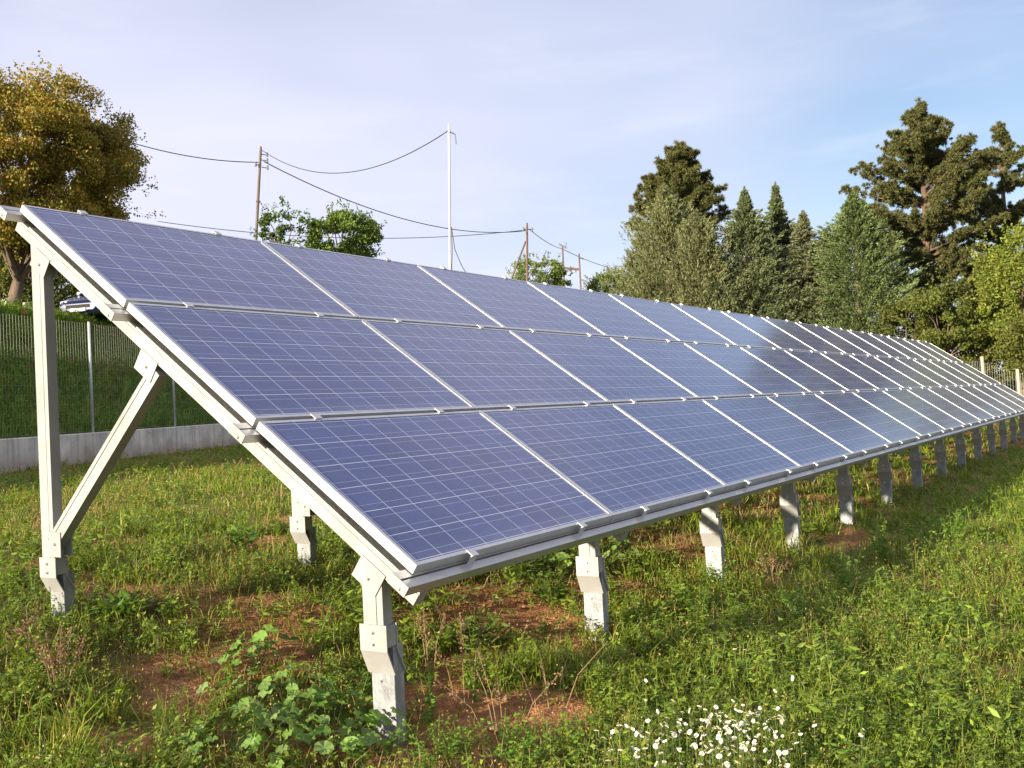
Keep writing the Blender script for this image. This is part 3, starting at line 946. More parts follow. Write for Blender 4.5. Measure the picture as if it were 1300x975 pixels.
def conifer(name, px, depth, wid, ptop, label, cols, seed, nb=420, per=55, rise=.55, droop=.0, base_z=None, spray=.062, leaf=.10, power=.8, group='grey green conifers behind the array', lean=0.0, low=.03, tiers=0, skirt=1.0):
    """narrow feathery conifer: branches all round the trunk carrying flat sprays"""
    nb = int(nb * 2.0)
    r_ = np.random.default_rng(seed)
    top = pix(px, ptop, depth)
    z0 = float(zg(top[0], top[1])) if base_z is None else base_z
    H = top[2] - z0
    Rm = wid / FPX * depth / 2 * 1.52
    root = empty(name, (top[0], top[1], z0))
    tag(root, label, 'tree', group)
    hf = r_.uniform(low, .985, nb) ** .9
    if tiers:
        hf = (np.floor(hf * tiers) + .5 + r_.normal(0, .27, nb)) / tiers
        hf = np.clip(hf, low, .985)
    prof = (1 - hf) ** power * (1 - .25 * (1 - sstep(0, .18, hf)) * (2 - skirt))
    prof = prof * np.clip((1 - hf) / .22, 0, 1) ** .45
    Lb = Rm * prof * r_.uniform(.62, 1.15, nb) + .03
    az = r_.uniform(0, 2 * math.pi, nb)
    # bulges so that the outline is uneven
    Lb *= 1 + .16 * np.sin(az * 3 + hf * 19 + seed) + .10 * np.sin(az * 5 - hf * 31)
    k = np.repeat(np.arange(nb), per)
    n = len(k)
    t = r_.uniform(.18, 1, n) ** .75
    hx, hy = np.cos(az)[k], np.sin(az)[k]
    x = hx * Lb[k] * t; y = hy * Lb[k] * t
    z = hf[k] * H + np.minimum(Lb[k] * (rise * t ** 1.5 * 1.0 - droop * t), (1 - hf[k]) * H * .8)
    P = np.stack([x, y, z], 1)
    w = spray * (0.35 + 1.1 * (1 - t)) * (1 + 1.2 * (Lb[k] / (Rm + .1)))
    P += r_.normal(size=(n, 3)) * w[:, None] * np.array([1, 1, .75])
    P[:, 2] = np.minimum(P[:, 2], H)
    a = nrm(np.stack([hx, hy, np.full(n, rise * 1.2 - droop * .4)], 1) + r_.normal(0, .45, (n, 3)))
    b_ = nrm(np.cross(a, r_.normal(size=(n, 3))))
    L_ = leaf * r_.uniform(.6, 1.5, n)
    tone = r_.normal(1, .17, nb)[k]
    s = Soup()
    s.leaves(P, a * (L_ * .6)[:, None], b_ * (L_ * .2)[:, None], pal(n, cols, .15) * tone[:, None])
    # leader
    m = 160
    tz = r_.uniform(.90, 1.0, m)
    P2 = np.stack([r_.normal(0, 1, m) * (1.03 - tz) * .9, r_.normal(0, 1, m) * (1.03 - tz) * .9, tz * (H + .12)], 1)
    a = nrm(r_.normal(size=(m, 3)) * .5 + np.array([0, 0, 1])); b_ = nrm(np.cross(a, r_.normal(size=(m, 3))))
    s.leaves(P2, a * leaf * .6, b_ * leaf * .22, pal(m, cols, .15))
    s.build('crown', M_NEEDLE, root)
    tb_ = MB(); tb_.tube([(0, 0, -.4), (.03, 0, H * .5), (0, 0, H * .97)], [Rm * .07 + .06, Rm * .05 + .03, .015], 8)
    for i in r_.choice(nb, 60, replace=False):
        q = Lb[i] * .75
        tb_.tube([(0, 0, hf[i] * H), (math.cos(az[i]) * q, math.sin(az[i]) * q, hf[i] * H + q * (rise * .6 - droop))], [.035, .008], 5, caps=False)
    tb_.build('trunk', M_BARK, root, smooth=True)
    return root

def pine(name, px, depth, ptop, label, spec, cols, seed, tuft_r=.24, per=46, trunk_px=None, base_z=None, group='dark pines behind the array'):
    """pine: main boughs listed in pixels from the trunk line -> each carries side shoots with round needle tufts"""
    r_ = np.random.default_rng(seed)
    top = pix(px, ptop, depth)
    z0 = float(zg(top[0], top[1])) if base_z is None else base_z
    H = top[2] - z0
    k_ = depth / FPX
    root = empty(name, (top[0], top[1], z0))
    tag(root, label, 'tree', group)
    tb_ = MB(); tb_.tube([(0, 0, -.4), (.06, .03, H * .35), (-.05, 0, H * .7), (0, 0, H * .97)], [.26, .2, .12, .02], 10)
    cents = []; ups = []
    right = RM[0] * np.array([1, 1, 0]); right /= np.linalg.norm(right)
    back = np.array([-right[1], right[0], 0])
    for (h0, h1, r0, r1, nbough) in spec:
        for i in range(nbough):
            f = r_.random()
            h = h0 + (h1 - h0) * f
            Rr = (r0 + (r1 - r0) * f) * k_
            az = r_.uniform(0, 2 * math.pi)
            d = right * math.cos(az) + back * math.sin(az)
            Ln = Rr * r_.uniform(.72, 1.08)
            zb = (h * k_)                                 # measured down from the top
            A = np.array([0, 0, H - zb - Ln * .28])
            B = d * Ln + np.array([0, 0, H - zb + Ln * r_.uniform(.02, .38)])
            mid = (A + B) / 2 + np.array([0, 0, -.06 * Ln])
            tb_.tube([A, mid, B], [.05 + .012 * Ln, .035, .012], 5, caps=False)
            m = int(9 + 19 * Ln)
            for j in range(m):
                t = r_.uniform(.12, 1.0) ** .75
                p = A * (1 - t) ** 2 + 2 * mid * t * (1 - t) + B * t * t
                off = r_.normal(0, 1, 3) * np.array([.27, .27, .16]) * (.32 + .20 * Ln) * (1.15 - .55 * t)
                cents.append(p + off); ups.append(nrm(d * .5 + np.array([0, 0, .8]) + r_.normal(0, .3, 3)))
            cents.append(B); ups.append(nrm(d + np.array([0, 0, .6])))
    cents += [np.array([0, 0, H - .08]), np.array([0.06, 0, H - .35]), np.array([-.1, .05, H - .55])]; ups += [np.array([0, 0, 1.])] * 3
    cents = np.array(cents); ups = np.array(ups)
    n = len(cents) * per
    k = np.repeat(np.arange(len(cents)), per)
    tr = tuft_r * r_.uniform(.65, 1.2, len(cents))
    d = nrm(r_.normal(size=(n, 3)) + ups[k] * .55)
    L_ = tr[k] * r_.uniform(.7, 1.1, n)
    P = cents[k] + d * (L_ * .55)[:, None]
    b_ = nrm(np.cross(d, r_.normal(size=(n, 3))))
    tone = r_.normal(1, .14, len(cents))[k]
    s = Soup()
    s.leaves(P, d * (L_ * .5)[:, None], b_ * (.015 + .0 * L_)[:, None], pal(n, cols, .16) * tone[:, None])
    s.build('crown', M_NEEDLE, root)
    tb_.build('trunk', M_PINEBARK, root, smooth=True)
    return root

# russet tree on the bank, left
lt = pix(38, 220, 31.5)
ltz = float(zg(lt[0], lt[1]))
broadleaf('broadleaf_tree', lt, (3.95, 3.2, 3.2), ltz, 'big round tree with russet and yellow green leaves on the grassy bank', 'tree',
          [(.32, .225, .038), (.31, .175, .04), (.25, .245, .038), (.17, .205, .034), (.36, .255, .048)], [.27, .20, .24, .17, .12], nclump=340, per=560, lsize=.088, clump_r=.165, trunk_off=(-.42, .65), trunk_top=1.3, trunk_r=.21, fill=.35, seed=11, upsprig=230, aspect=.62)
# foliage under and behind it
for (px, py, dep, R, lab, sd_) in ((35, 330, 37, (1.6, 1.5, 1.7), 'dark green bush behind the trunk of the russet tree', 21), (125, 335, 41, (3.2, 1.8, 2.3), 'dark green bush behind the parked car', 22), (84, 372, 42, (2.3, 1.5, 1.5), 'low dark green bush between the russet tree and the parked car', 24), (-30, 330, 39, (1.8, 1.5, 2.2), 'dark green bush left of the russet tree trunk', 23)):
    q = pix(px, py, dep)
    broadleaf('bush', q, R, float(zg(q[0], q[1])), lab, 'bush', [(.07, .10, .02), (.10, .13, .025), (.12, .12, .025)], nclump=50, per=220, lsize=.13, clump_r=.3, trunk_r=.08, seed=sd_, upsprig=30)
# loose green trees over the array's top edge
q = pix(356, 296, 45); broadleaf('broadleaf_tree', q, (1.2, 1.1, 1.3), float(zg(q[0], q[1])) - .1, 'thin dark green tree with open twigs beside the weathered pole', 'tree', [(.08, .14, .026), (.11, .17, .034), (.065, .10, .024)], nclump=34, per=100, lsize=.13, clump_r=.2, trunk_r=.07, seed=31, holes=.25, upsprig=34)
q = pix(432, 305, 48); broadleaf('broadleaf_tree', q, (2.25, 1.8, 1.5), float(zg(q[0], q[1])) - .1, 'rounded bright green tree showing above the panel edge', 'tree', [(.13, .20, .036), (.17, .235, .042), (.10, .155, .03)], nclump=90, per=210, lsize=.14, clump_r=.2, trunk_r=.1, seed=32, upsprig=60)
q = pix(686, 350, 78); broadleaf('broadleaf_tree', q, (2.7, 2.4, 1.5), float(zg(q[0], q[1])) - .1, 'light green loose tree behind the propped brown pole', 'tree', [(.15, .21, .05), (.19, .24, .06), (.12, .16, .04)], nclump=80, per=120, lsize=.17, clump_r=.19, trunk_r=.1, seed=33, holes=.1, upsprig=70)
q = pix(776, 370, 82); broadleaf('broadleaf_tree', q, (2.6, 2.3, 2.0), float(zg(q[0], q[1])) - .1, 'low rounded green tree left of the conifers', 'tree', [(.14, .18, .05), (.17, .22, .05), (.11, .14, .04)], nclump=80, per=170, lsize=.18, clump_r=.22, trunk_r=.1, seed=34, upsprig=40)
# pine and conifer group
OL = [(.115, .120, .040), (.10, .112, .036), (.14, .130, .042), (.08, .09, .028)]
pine('pine_tree', 858, 57, 180, 'dark olive pine with knobbly crown rising behind the grey conifers',
     [(4, 25, 8, 24, 16), (22, 62, 26, 50, 30), (58, 105, 48, 68, 34), (105, 230, 60, 64, 34)], OL, 41, tuft_r=.22, per=58)
G1 = [(.155, .172, .075), (.18, .186, .08), (.13, .148, .066)]
G2 = [(.125, .155, .068), (.15, .172, .074), (.105, .13, .058)]
G3 = [(.18, .19, .098), (.20, .205, .105), (.145, .158, .078)]
G4 = [(.12, .165, .06), (.145, .182, .066), (.102, .138, .05)]
conifer('conifer_tree', 843, 46, 128, 236, 'pale olive green conifer with upright feathery sprays in front of the pine', G1, 51, nb=560, per=64, rise=.95, power=.72)
conifer('conifer_tree', 812, 47, 84, 296, 'short olive conifer at the left end of the conifer group', G1, 52, nb=320, per=56, rise=.95, power=.66)
conifer('conifer_tree', 884, 44.5, 110, 268, 'olive conifer with several feathery tips between two taller conifers', G1, 53, nb=480, per=62, rise=.9, power=.64)
conifer('conifer_tree', 945, 45, 138, 240, 'blue green pointed conifer in the middle of the conifer group', G2, 54, nb=640, per=62, rise=.45, droop=.12, power=.80)
conifer('conifer_tree', 984, 47.5, 132, 234, 'thin topped dark green conifer with layered branches', G2, 55, nb=600, per=58, rise=.3, droop=.08, power=.95, tiers=17)
conifer('conifer_tree', 1019, 45.5, 128, 270, 'silvery pale conifer with drooping layered branches', G3, 56, nb=560, per=60, rise=.12, droop=.16, power=.72, tiers=14)
conifer('conifer_tree', 1083, 44, 142, 243, 'broad fresh green conifer nearest to the brown pine', G4, 57, nb=800, per=62, rise=.4, droop=.10, power=.66)
conifer('conifer_tree', 1046, 50, 110, 296, 'shaded conifer half hidden behind the silvery and fresh green conifers', G2, 58, nb=420, per=56, rise=.4, droop=.1, power=.7)
RB = [(.108, .112, .040), (.095, .106, .036), (.135, .122, .042), (.074, .084, .028)]
pine('pine_tree', 1166, 48, 126, 'tallest brown tinged pine with long boughs and gaps',
     [(4, 30, 5, 20, 12), (28, 75, 20, 62, 30), (65, 110, 58, 100, 24), (112, 168, 66, 88, 28), (175, 310, 66, 80, 50)], RB, 42, tuft_r=.19, per=58)
pine('pine_tree', 1268, 55, 155, 'open topped brown pine at the right edge behind the yellow green tree',
     [(4, 40, 6, 22, 11), (38, 80, 22, 52, 16), (95, 130, 44, 62, 16), (140, 260, 54, 72, 42)], RB, 43, tuft_r=.20, per=58)
YG = [(.155, .200, .030), (.19, .235, .036), (.12, .155, .026), (.20, .21, .035)]
q = pix(1292, 375, 38); broadleaf('broadleaf_tree', q, (1.9, 1.8, 2.75), float(zg(q[0], q[1])), 'bright yellow green leafy tree at the right edge', 'tree', YG, nclump=120, per=200, lsize=.12, clump_r=.2, trunk_r=.1, seed=61, fill=.4, upsprig=80)
q = pix(1200, 412, 39); broadleaf('bush', q, (1.7, 1.5, 1.75), float(zg(q[0], q[1])), 'green leafy bush under the tallest brown pine', 'bush', [(.10, .125, .025), (.13, .155, .028), (.085, .095, .022)], nclump=80, per=190, lsize=.12, clump_r=.23, trunk_r=.07, seed=62, fill=.4, upsprig=50)
q = pix(1150, 415, 41); broadleaf('bush', q, (1.3, 1.3, 1.4), float(zg(q[0], q[1])), 'dull green bush between the fresh green conifer and the leafy bush', 'bush', [(.09, .11, .024), (.12, .13, .028)], nclump=55, per=170, lsize=.12, clump_r=.25, trunk_r=.06, seed=63, upsprig=30)
q = pix(1244, 450, 40); broadleaf('bush', q, (2.0, 1.6, 1.5), float(zg(q[0], q[1])), 'dark shrub behind the far wire fence posts', 'bush', [(.075, .085, .02), (.11, .11, .024)], nclump=60, per=170, lsize=.12, clump_r=.25, trunk_r=.06, seed=64, upsprig=30)
q = pix(1290, 465, 44); broadleaf('bush', q, (2.6, 1.8, 1.9), float(zg(q[0], q[1])), 'dark green shrub seen between the posts of the far fence', 'bush', [(.075, .085, .02), (.10, .105, .024)], nclump=70, per=170, lsize=.13, clump_r=.25, trunk_r=.06, seed=66, upsprig=30)
q = pix(1330, 440, 34); broadleaf('bush', q, (1.9, 1.6, 1.6), float(zg(q[0], q[1])), 'olive shrub beyond the nearest post of the far fence', 'bush', [(.10, .11, .022), (.13, .14, .028)], nclump=60, per=170, lsize=.12, clump_r=.25, trunk_r=.06, seed=65, upsprig=30)

# ------------------------------------------------------------------ parked car, bollard and white shed on the bank
def car():
    A = pix(100, 416, 31.5)
    z0 = float(zg(A[0], A[1])) + .02
    # heading: nose towards the left and the camera
    view = RM[2] * np.array([1, 1, 0]); view /= np.linalg.norm(view)
    right = RM[0] * np.array([1, 1, 0]); right /= np.linalg.norm(right)
    hd = -right * math.sin(math.radians(14)) - view * math.cos(math.radians(14))   # nose direction
    ang = math.atan2(hd[1], hd[0])
    root = empty('parked_car', (0, 0, 0), ang)
    W2 = .84
    side = np.array([-hd[1], hd[0], 0])
    # front centre of the bumper sits at A
    CS = 1.06
    org = np.array([A[0], A[1], z0]) - hd * 2.0 * CS
    root.scale = (CS, CS, CS)
    root.location = org
    tag(root, 'dark blue parked hatchback on the bank behind the wire fence', 'car')
    body = mat('dark_blue_paint', (.025, .035, .085), .25, .3); bsdf(body).inputs['Coat Weight'].default_value = .7
    glass = mat('car_glass', (.05, .06, .07), .06, 0, .8)
    lampm = mat('lamp_glass', (.75, .76, .76), .12, 0, .7)
    alloy = mat('alloy', (.6, .6, .62), .35, .7)
    plate_m = mat('white_plate', (.75, .75, .75), .4)
    # lower body loft: sections along x (nose at +2.0)
    secs = [(-1.95, .70, .38, .86), (-1.8, .80, .28, .98), (-1.2, .84, .22, 1.0), (0, .85, .20, .97), (.8, .85, .20, .95), (1.1, .84, .22, .93), (1.6, .80, .24, .80), (1.88, .74, .28, .68), (2.0, .62, .36, .58)]
    b = MB(); vs = []; nsec = 10
    for (x, w, zl, zh) in secs:
        prof = [(-w * .85, zl), (-w, zl + .12), (-w, (zl + zh) / 2 + .08), (-w * .95, zh - .05), (-w * .8, zh), (w * .8, zh), (w * .95, zh - .05), (w, (zl + zh) / 2 + .08), (w, zl + .12), (w * .85, zl)]
        vs += [(x, y, z) for y, z in prof]
    fs = []
    for i in range(len(secs) - 1):
        for k in range(nsec):
            fs.append((i * nsec + k, i * nsec + (k + 1) % nsec, (i + 1) * nsec + (k + 1) % nsec, (i + 1) * nsec + k))
    fs.append(tuple(range(nsec))); fs.append(tuple((len(secs) - 1) * nsec + k for k in range(nsec))[::-1])
    b.add(vs, fs); bo = b.build('body', body, root, smooth=False, bevel=.02)
    # cabin
    b = MB()
    cs = [(-1.85, .70, .96, .97), (-1.45, .66, .97, 1.36), (-.9, .64, .97, 1.44), (-.1, .64, .96, 1.45), (.25, .66, .95, 1.38), (1.12, .74, .93, .94)]
    vs = []; 
    for (x, w, zl, zh) in cs:
        wb = .79
        vs += [(x, -wb, zl), (x, -w, zh - .03), (x, -w * .85, zh), (x, w * .85, zh), (x, w, zh - .03), (x, wb, zl)]
    fs = []
    for i in range(len(cs) - 1):
        for k in range(6): fs.append((i * 6 + k, i * 6 + (k + 1) % 6, (i + 1) * 6 + (k + 1) % 6, (i + 1) * 6 + k))
    fs.append(tuple(range(6))); fs.append(tuple(5 * 6 + k for k in range(6))[::-1])
    b.add(vs, fs); b.build('cabin', body, root, bevel=.015)
    # windscreen and side windows, set proud
    b = MB(); b.hexa([(.30, -.58, 1.372), (.30, .58, 1.372), (1.06, .66, .975), (1.06, -.66, .975), (.315, -.58, 1.390), (.315, .58, 1.390), (1.08, .66, .992), (1.08, -.66, .992)]); b.build('windscreen', glass, root)
    for sgn in (-1, 1):
        for (x0, x1_) in ((-.75, .0), (.05, .62)):
            zt1 = 1.36 if x1_ < .1 else 1.14
            b = MB(); b.hexa([(x0, sgn * .772, 1.0), (x1_, sgn * .772, 1.0), (x1_, sgn * (.70 if zt1 < 1.3 else .668), zt1), (x0, sgn * .668, 1.36),
                              (x0, sgn * .790, 1.0), (x1_, sgn * .790, 1.0), (x1_, sgn * (.72 if zt1 < 1.3 else .686), zt1), (x0, sgn * .686, 1.36)])
            b.build('side_window', glass, root)
        b = MB(); b.box((.62, sgn * .80 if sgn > 0 else -1.0, 1.0), (.74, 1.0 if sgn > 0 else -.80, 1.13)); b.build('mirror', body, root, bevel=.02)
        b = MB()
        b.hexa([(1.62, sgn * .50, .64), (1.97, sgn * .44, .56), (1.86, sgn * .75, .56), (1.52, sgn * .815, .64), (1.58, sgn * .50, .80), (1.925, sgn * .44, .675), (1.84, sgn * .72, .69), (1.46, sgn * .79, .80)])
        b.build('headlight', lampm, root, bevel=.02)
        for xw in (1.25, -1.25):
            w = MB(); w.tube([(xw, sgn * .66, .31), (xw, sgn * .69, .31), (xw, sgn * .85, .31), (xw, sgn * .87, .31)], [.28, .31, .31, .28], 24)
            wo = w.build('wheel', M_RUBBER, root)
            r = MB(); r.tube([(xw, sgn * .862, .31), (xw, sgn * .872, .31)], [.19, .18], 20, 1)
            for k in range(5):
                t = k * 2 * math.pi / 5
                r.bar((xw, sgn * .884, .31), (xw + .18 * math.cos(t), sgn * .884, .31 + .18 * math.sin(t)), (0, .010, 0), (.026 * math.sin(t), 0, -.026 * math.cos(t)))
            r.build('rim', [alloy, M_WIRE], wo)
    b = MB(); b.box((1.99, -.4, .44), (2.015, .4, .54)); b.build('grille', M_RUBBER, root)
    b = MB(); b.box((1.985, -.26, .34), (2.03, .26, .43)); b.build('plate', plate_m, root)
car()
q = pix(40, 388, 30.5)
bmx = bmesh.new(); bmesh.ops.create_icosphere(bmx, subdivisions=3, radius=.2)
for v in bmx.verts:
    v.co = Vector((v.co.x * 1.15, v.co.y * .9, v.co.z * .8)) * (1 + .12 * math.sin(v.co.x * 19 + 1) * math.sin(v.co.y * 23) + .08 * math.sin(v.co.z * 31))
me = bpy.data.meshes.new('pale_stone'); bmx.to_mesh(me); bmx.free()
o = link('pale_stone', me, noise_mat('white_limestone', (.62, .62, .60), (.75, .75, .73), 6, .9, 0, .4, 30))
o.location = (q[0], q[1], float(zg(q[0], q[1])) + .22); tag(o, 'pale whitish stone on the bank top left of the parked car', 'stone')
q = pix(32, 388, 34.5); z0 = float(zg(q[0], q[1]))
b = MB(); b.tube([(0, 0, -.2), (0, 0, .95), (0, 0, 1.0)], [.085, .08, .06], 10)
o = b.build('wooden_post', M_OLDPOST, smooth=True); o.location = (q[0], q[1], z0); tag(o, 'short round wooden post standing left of the parked car', 'post')
q = pix(12, 392, 44); z0 = float(zg(q[0], q[1])) - .2
root = empty('garden_shed', (q[0], q[1], z0), .35)
tag(root, 'small white rendered outbuilding behind the trunk of the russet tree', 'shed')
M_REND = noise_mat('white_render', (.62, .63, .64), (.72, .72, .72), 3, .85)
b = MB(); b.box((-1.4, -1.2, -.5), (.55, 1.2, 2.35)); b.build('wall', M_REND, root)
b = MB(); b.add([(-1.6, -1.4, 2.352), (.75, -1.4, 2.352), (.75, 1.4, 2.352), (-1.6, 1.4, 2.352), (-1.6, 0, 2.85), (.75, 0, 2.85)], [(0, 1, 5, 4), (2, 3, 4, 5), (0, 4, 3), (1, 2, 5), (0, 3, 2, 1)]); b.build('roof', noise_mat('roof_sheet', (.22, .15, .12), (.3, .2, .15), 5), root)

# ------------------------------------------------------------------ grass and weeds (ground cover)
YAW = math.atan2(RM[2][1], RM[2][0])
def scatter(n, r0, r1, half=52, pw=0.0):
    th = YAW + np.radians(rng.uniform(-half, half, n))
    u = rng.random(n)
    r = r0 * (r1 / r0) ** u
    x = CAM[0] + r * np.cos(th); y = CAM[1] + r * np.sin(th)
    s, d = wall_sd(x, y)
    ok = (d < -.1) | (s > 30)
    return x[ok], y[ok], r[ok]
G_FRESH = [(.17, .255, .022), (.215, .285, .028), (.13, .205, .02), (.25, .285, .034)]
G_YEL = [(.24, .22, .038), (.27, .235, .048), (.19, .20, .03)]
STRAW = [(.36, .27, .12), (.42, .31, .15), (.28, .20, .085), (.33, .22, .10)]
GOLD = [(.34, .25, .08), (.30, .20, .065), (.36, .29, .10)]

def lush(x, y):
    n = VN[1](x * .55 + 3, y * .55) * .5 + VN[0](x * 1.9, y * 1.9) * .5
    front = sstep(-.1, -.6, y)                  # the strip in front of the array is lusher
    return np.clip(.35 + .75 * n + .30 * front, 0, 1.3)

# short turf
x, y, r = scatter(330000, 1.5, 40)
so_ = soil_mask(x, y); dr = dry_mask(x, y); lu = lush(x, y)
keep = rng.random(len(x)) < np.clip((1 - .93 * so_) * (.35 + .65 * lu) * (1 - .45 * dr), 0, 1)
x, y, r, dr, lu = x[keep], y[keep], r[keep], dr[keep], lu[keep]
n = len(x)
tuft = VN[2](x * 4.3, y * 4.3)
h = (.035 + .12 * lu * rng.random(n) ** 1.2) * (.55 + .9 * tuft) * (1 + .2 * rng.normal(size=n)).clip(.5, 1.7)
w = (.0035 + .0025 * rng.random(n)) * np.maximum(1, r / 5.5)
lean = rng.normal(0, .6, (n, 2))
yel = VN[4](x * .8, y * .8 + 9)
col = pal(n, G_FRESH, .16)
cy = pal(n, G_YEL, .16); m_ = rng.random(n) < np.clip(yel * .9 - .15, 0, .8); col[m_] = cy[m_]
cs_ = pal(n, STRAW, .16); m_ = rng.random(n) < (.08 + .55 * dr); col[m_] = cs_[m_]
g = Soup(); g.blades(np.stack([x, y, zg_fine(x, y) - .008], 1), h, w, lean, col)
o = g.build('grass', M_GRASS); tag(o, 'short green and yellowing grass covering the ground around and under the array', 'grass', kind='stuff')

# tall seed grasses with golden heads
x, y, r = scatter(24000, 1.7, 34)
so_ = soil_mask(x, y); yl = VN[4](x * .8, y * .8 + 9) * .6 + VN[5](x * 2.2, y * 2.2) * .4
keep = rng.random(len(x)) < (1 - .9 * so_) * sstep(.38, .62, yl)
x, y, r = x[keep], y[keep], r[keep]; n = len(x)
h = rng.uniform(.10, .24, n) * (.8 + .35 * sstep(-.1, -.8, y))
base = np.stack([x, y, zg_fine(x, y)], 1)
lean = rng.normal(0, .28, (n, 2))
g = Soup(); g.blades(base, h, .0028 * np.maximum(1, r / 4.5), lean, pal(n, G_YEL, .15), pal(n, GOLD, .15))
tip = base + np.stack([lean[:, 0] * h, lean[:, 1] * h, h * (1 - .25 * (lean ** 2).sum(1))], 1)
q = 4
P = np.repeat(tip, q, 0) + rng.normal(0, .012, (n * q, 3)) * np.array([1, 1, 1.4]) - np.array([0, 0, .012])
a = nrm(rng.normal(size=(n * q, 3)) + np.array([0, 0, .8])); b_ = nrm(np.cross(a, rng.normal(size=(n * q, 3))))
sc = (.0050 * np.maximum(1, np.repeat(r, q) / 6))[:, None] * rng.uniform(.7, 1.3, (n * q, 1))
g.leaves(P, a * sc, b_ * sc * .55, pal(n * q, GOLD, .2))
o = g.build('seed_grass', M_GRASS); tag(o, 'thin wild grasses with small golden seed heads among the green', 'grass', kind='stuff')

# dry straw tufts
x, y, r = scatter(130000, 1.6, 26)
dr = dry_mask(x, y)
keep = rng.random(len(x)) < (.07 + dr * .9) * np.clip(1.1 - soil_mask(x, y) * .6, 0, 1)
x, y, r = x[keep], y[keep], r[keep]; n = len(x)
g = Soup(); g.blades(np.stack([x, y, zg_fine(x, y)], 1), rng.uniform(.03, .16, n), (.0032 * np.maximum(1, r / 5)), rng.normal(0, .8, (n, 2)), pal(n, STRAW, .2))
o = g.build('dry_grass', M_DRY); tag(o, 'patches of dry straw coloured grass behind the front legs of the rack', 'dry grass', kind='stuff')

def sprigs(g, base, Ln, lean, leaves, ll, lw, cols, stemcol, t0=.15, fold=.25, droop=.2, stemw=.004, up=.35):
    """leafy stems: base (M,3)"""
    m = len(base)
    g.blades(base, Ln, np.full(m, stemw), lean, pal(m, stemcol, .1))
    t = rng.uniform(t0, 1.0, (m, leaves))
    lv = np.stack([lean[:, 0], lean[:, 1], np.zeros(m)], 1)
    P = base[:, None] + np.array([0, 0, 1.0]) * (t * Ln[:, None] * (1 - .12 * t))[..., None] + lv[:, None] * (Ln[:, None] * t ** 1.7)[..., None]
    az = rng.uniform(0, 2 * math.pi, (m, leaves))
    d = nrm(np.stack([np.cos(az), np.sin(az), up + rng.normal(0, .3, (m, leaves)) - droop * t], -1))
    l = ll * rng.uniform(.6, 1.25, (m, leaves)) * (1.15 - .5 * t)
    c = (P + d * (l * .55)[..., None]).reshape(-1, 3)
    d = d.reshape(-1, 3); l = l.reshape(-1)
    b_ = nrm(np.cross(d, np.array([0, 0, 1.0]) + rng.normal(0, .35, (len(d), 3))))
    g.leaves(c, d * (l * .5)[:, None], b_ * (l * lw * .5)[:, None], pal(len(c), cols, .15), fold=fold)

# scattered leafy weeds
x, y, r = scatter(24000, 1.7, 34)
so_ = soil_mask(x, y); lu = lush(x, y) * (.6 + .8 * VN[5](x * 1.1 + 4, y * 1.1))
keep = rng.random(len(x)) < (1 - .95 * so_) * sstep(.40, .95, lu) * .9
x, y, r = x[keep], y[keep], r[keep]; n = len(x)
fr = sstep(-.1, -.8, y)
half = n // 2
g = Soup()
W_BR = [(.17, .265, .03), (.205, .295, .035), (.135, .21, .028), (.24, .30, .042)]
for sel, lv, ll, lw in ((slice(0, half), 11, .040, .5), (slice(half, n), 16, .024, .6)):
    xx, yy, rr = x[sel], y[sel], r[sel]
    k = 4
    bx = np.repeat(xx, k) + rng.normal(0, .03, len(xx) * k); by = np.repeat(yy, k) + rng.normal(0, .03, len(xx) * k)
    Ln = rng.uniform(.06, .17, len(bx)) * (1 + .35 * np.repeat(fr[sel], k))
    sprigs(g, np.stack([bx, by, zg_fine(bx, by)], 1), Ln, rng.normal(0, .35, (len(bx), 2)), lv, ll, lw, W_BR, G_FRESH)
o = g.build('ground_weeds', M_GRASS); tag(o, 'low leafy green weeds growing through the grass all over the plot', 'weeds', kind='stuff')

# long bent blades in loose tussocks
x, y, r = scatter(9000, 1.7, 30)
tz = VN[3](x * 1.2 + 11, y * 1.2) * .6 + VN[0](x * 3.4, y * 3.4) * .4
keep = rng.random(len(x)) < sstep(.50, .70, tz) * (1 - .9 * soil_mask(x, y))
x, y, r = x[keep], y[keep], r[keep]
k = 14
bx = np.repeat(x, k) + rng.normal(0, .03, len(x) * k); by = np.repeat(y, k) + rng.normal(0, .03, len(x) * k); br_ = np.repeat(r, k)
n = len(bx)
g = Soup()
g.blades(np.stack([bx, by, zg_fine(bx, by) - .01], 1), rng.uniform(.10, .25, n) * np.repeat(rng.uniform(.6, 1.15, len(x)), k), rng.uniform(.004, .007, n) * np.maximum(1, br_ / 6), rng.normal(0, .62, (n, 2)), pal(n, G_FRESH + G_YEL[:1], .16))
o = g.build('tussock_grass', M_GRASS); tag(o, 'long bent green grass blades in loose tussocks between the weeds', 'grass', kind='stuff')
# bigger leaved weed patches
x, y, r = scatter(7000, 1.8, 28)
tz = VN[1](x * .8 + 21, y * .8) * .6 + VN[5](x * 2.6, y * 2.6) * .4
keep = rng.random(len(x)) < sstep(.52, .72, tz) * (1 - .85 * soil_mask(x, y))
x, y, r = x[keep], y[keep], r[keep]
k = 3
bx = np.repeat(x, k) + rng.normal(0, .025, len(x) * k); by = np.repeat(y, k) + rng.normal(0, .025, len(x) * k)
g = Soup()
sprigs(g, np.stack([bx, by, zg_fine(bx, by)], 1), rng.uniform(.08, .26, len(bx)), rng.normal(0, .5, (len(bx), 2)), 10, .075, .36, W_BR, G_FRESH, fold=.35, droop=.35)
o = g.build('broad_weeds', M_GRASS); tag(o, 'patches of taller long leaved green weeds among the grass', 'weeds', kind='stuff')

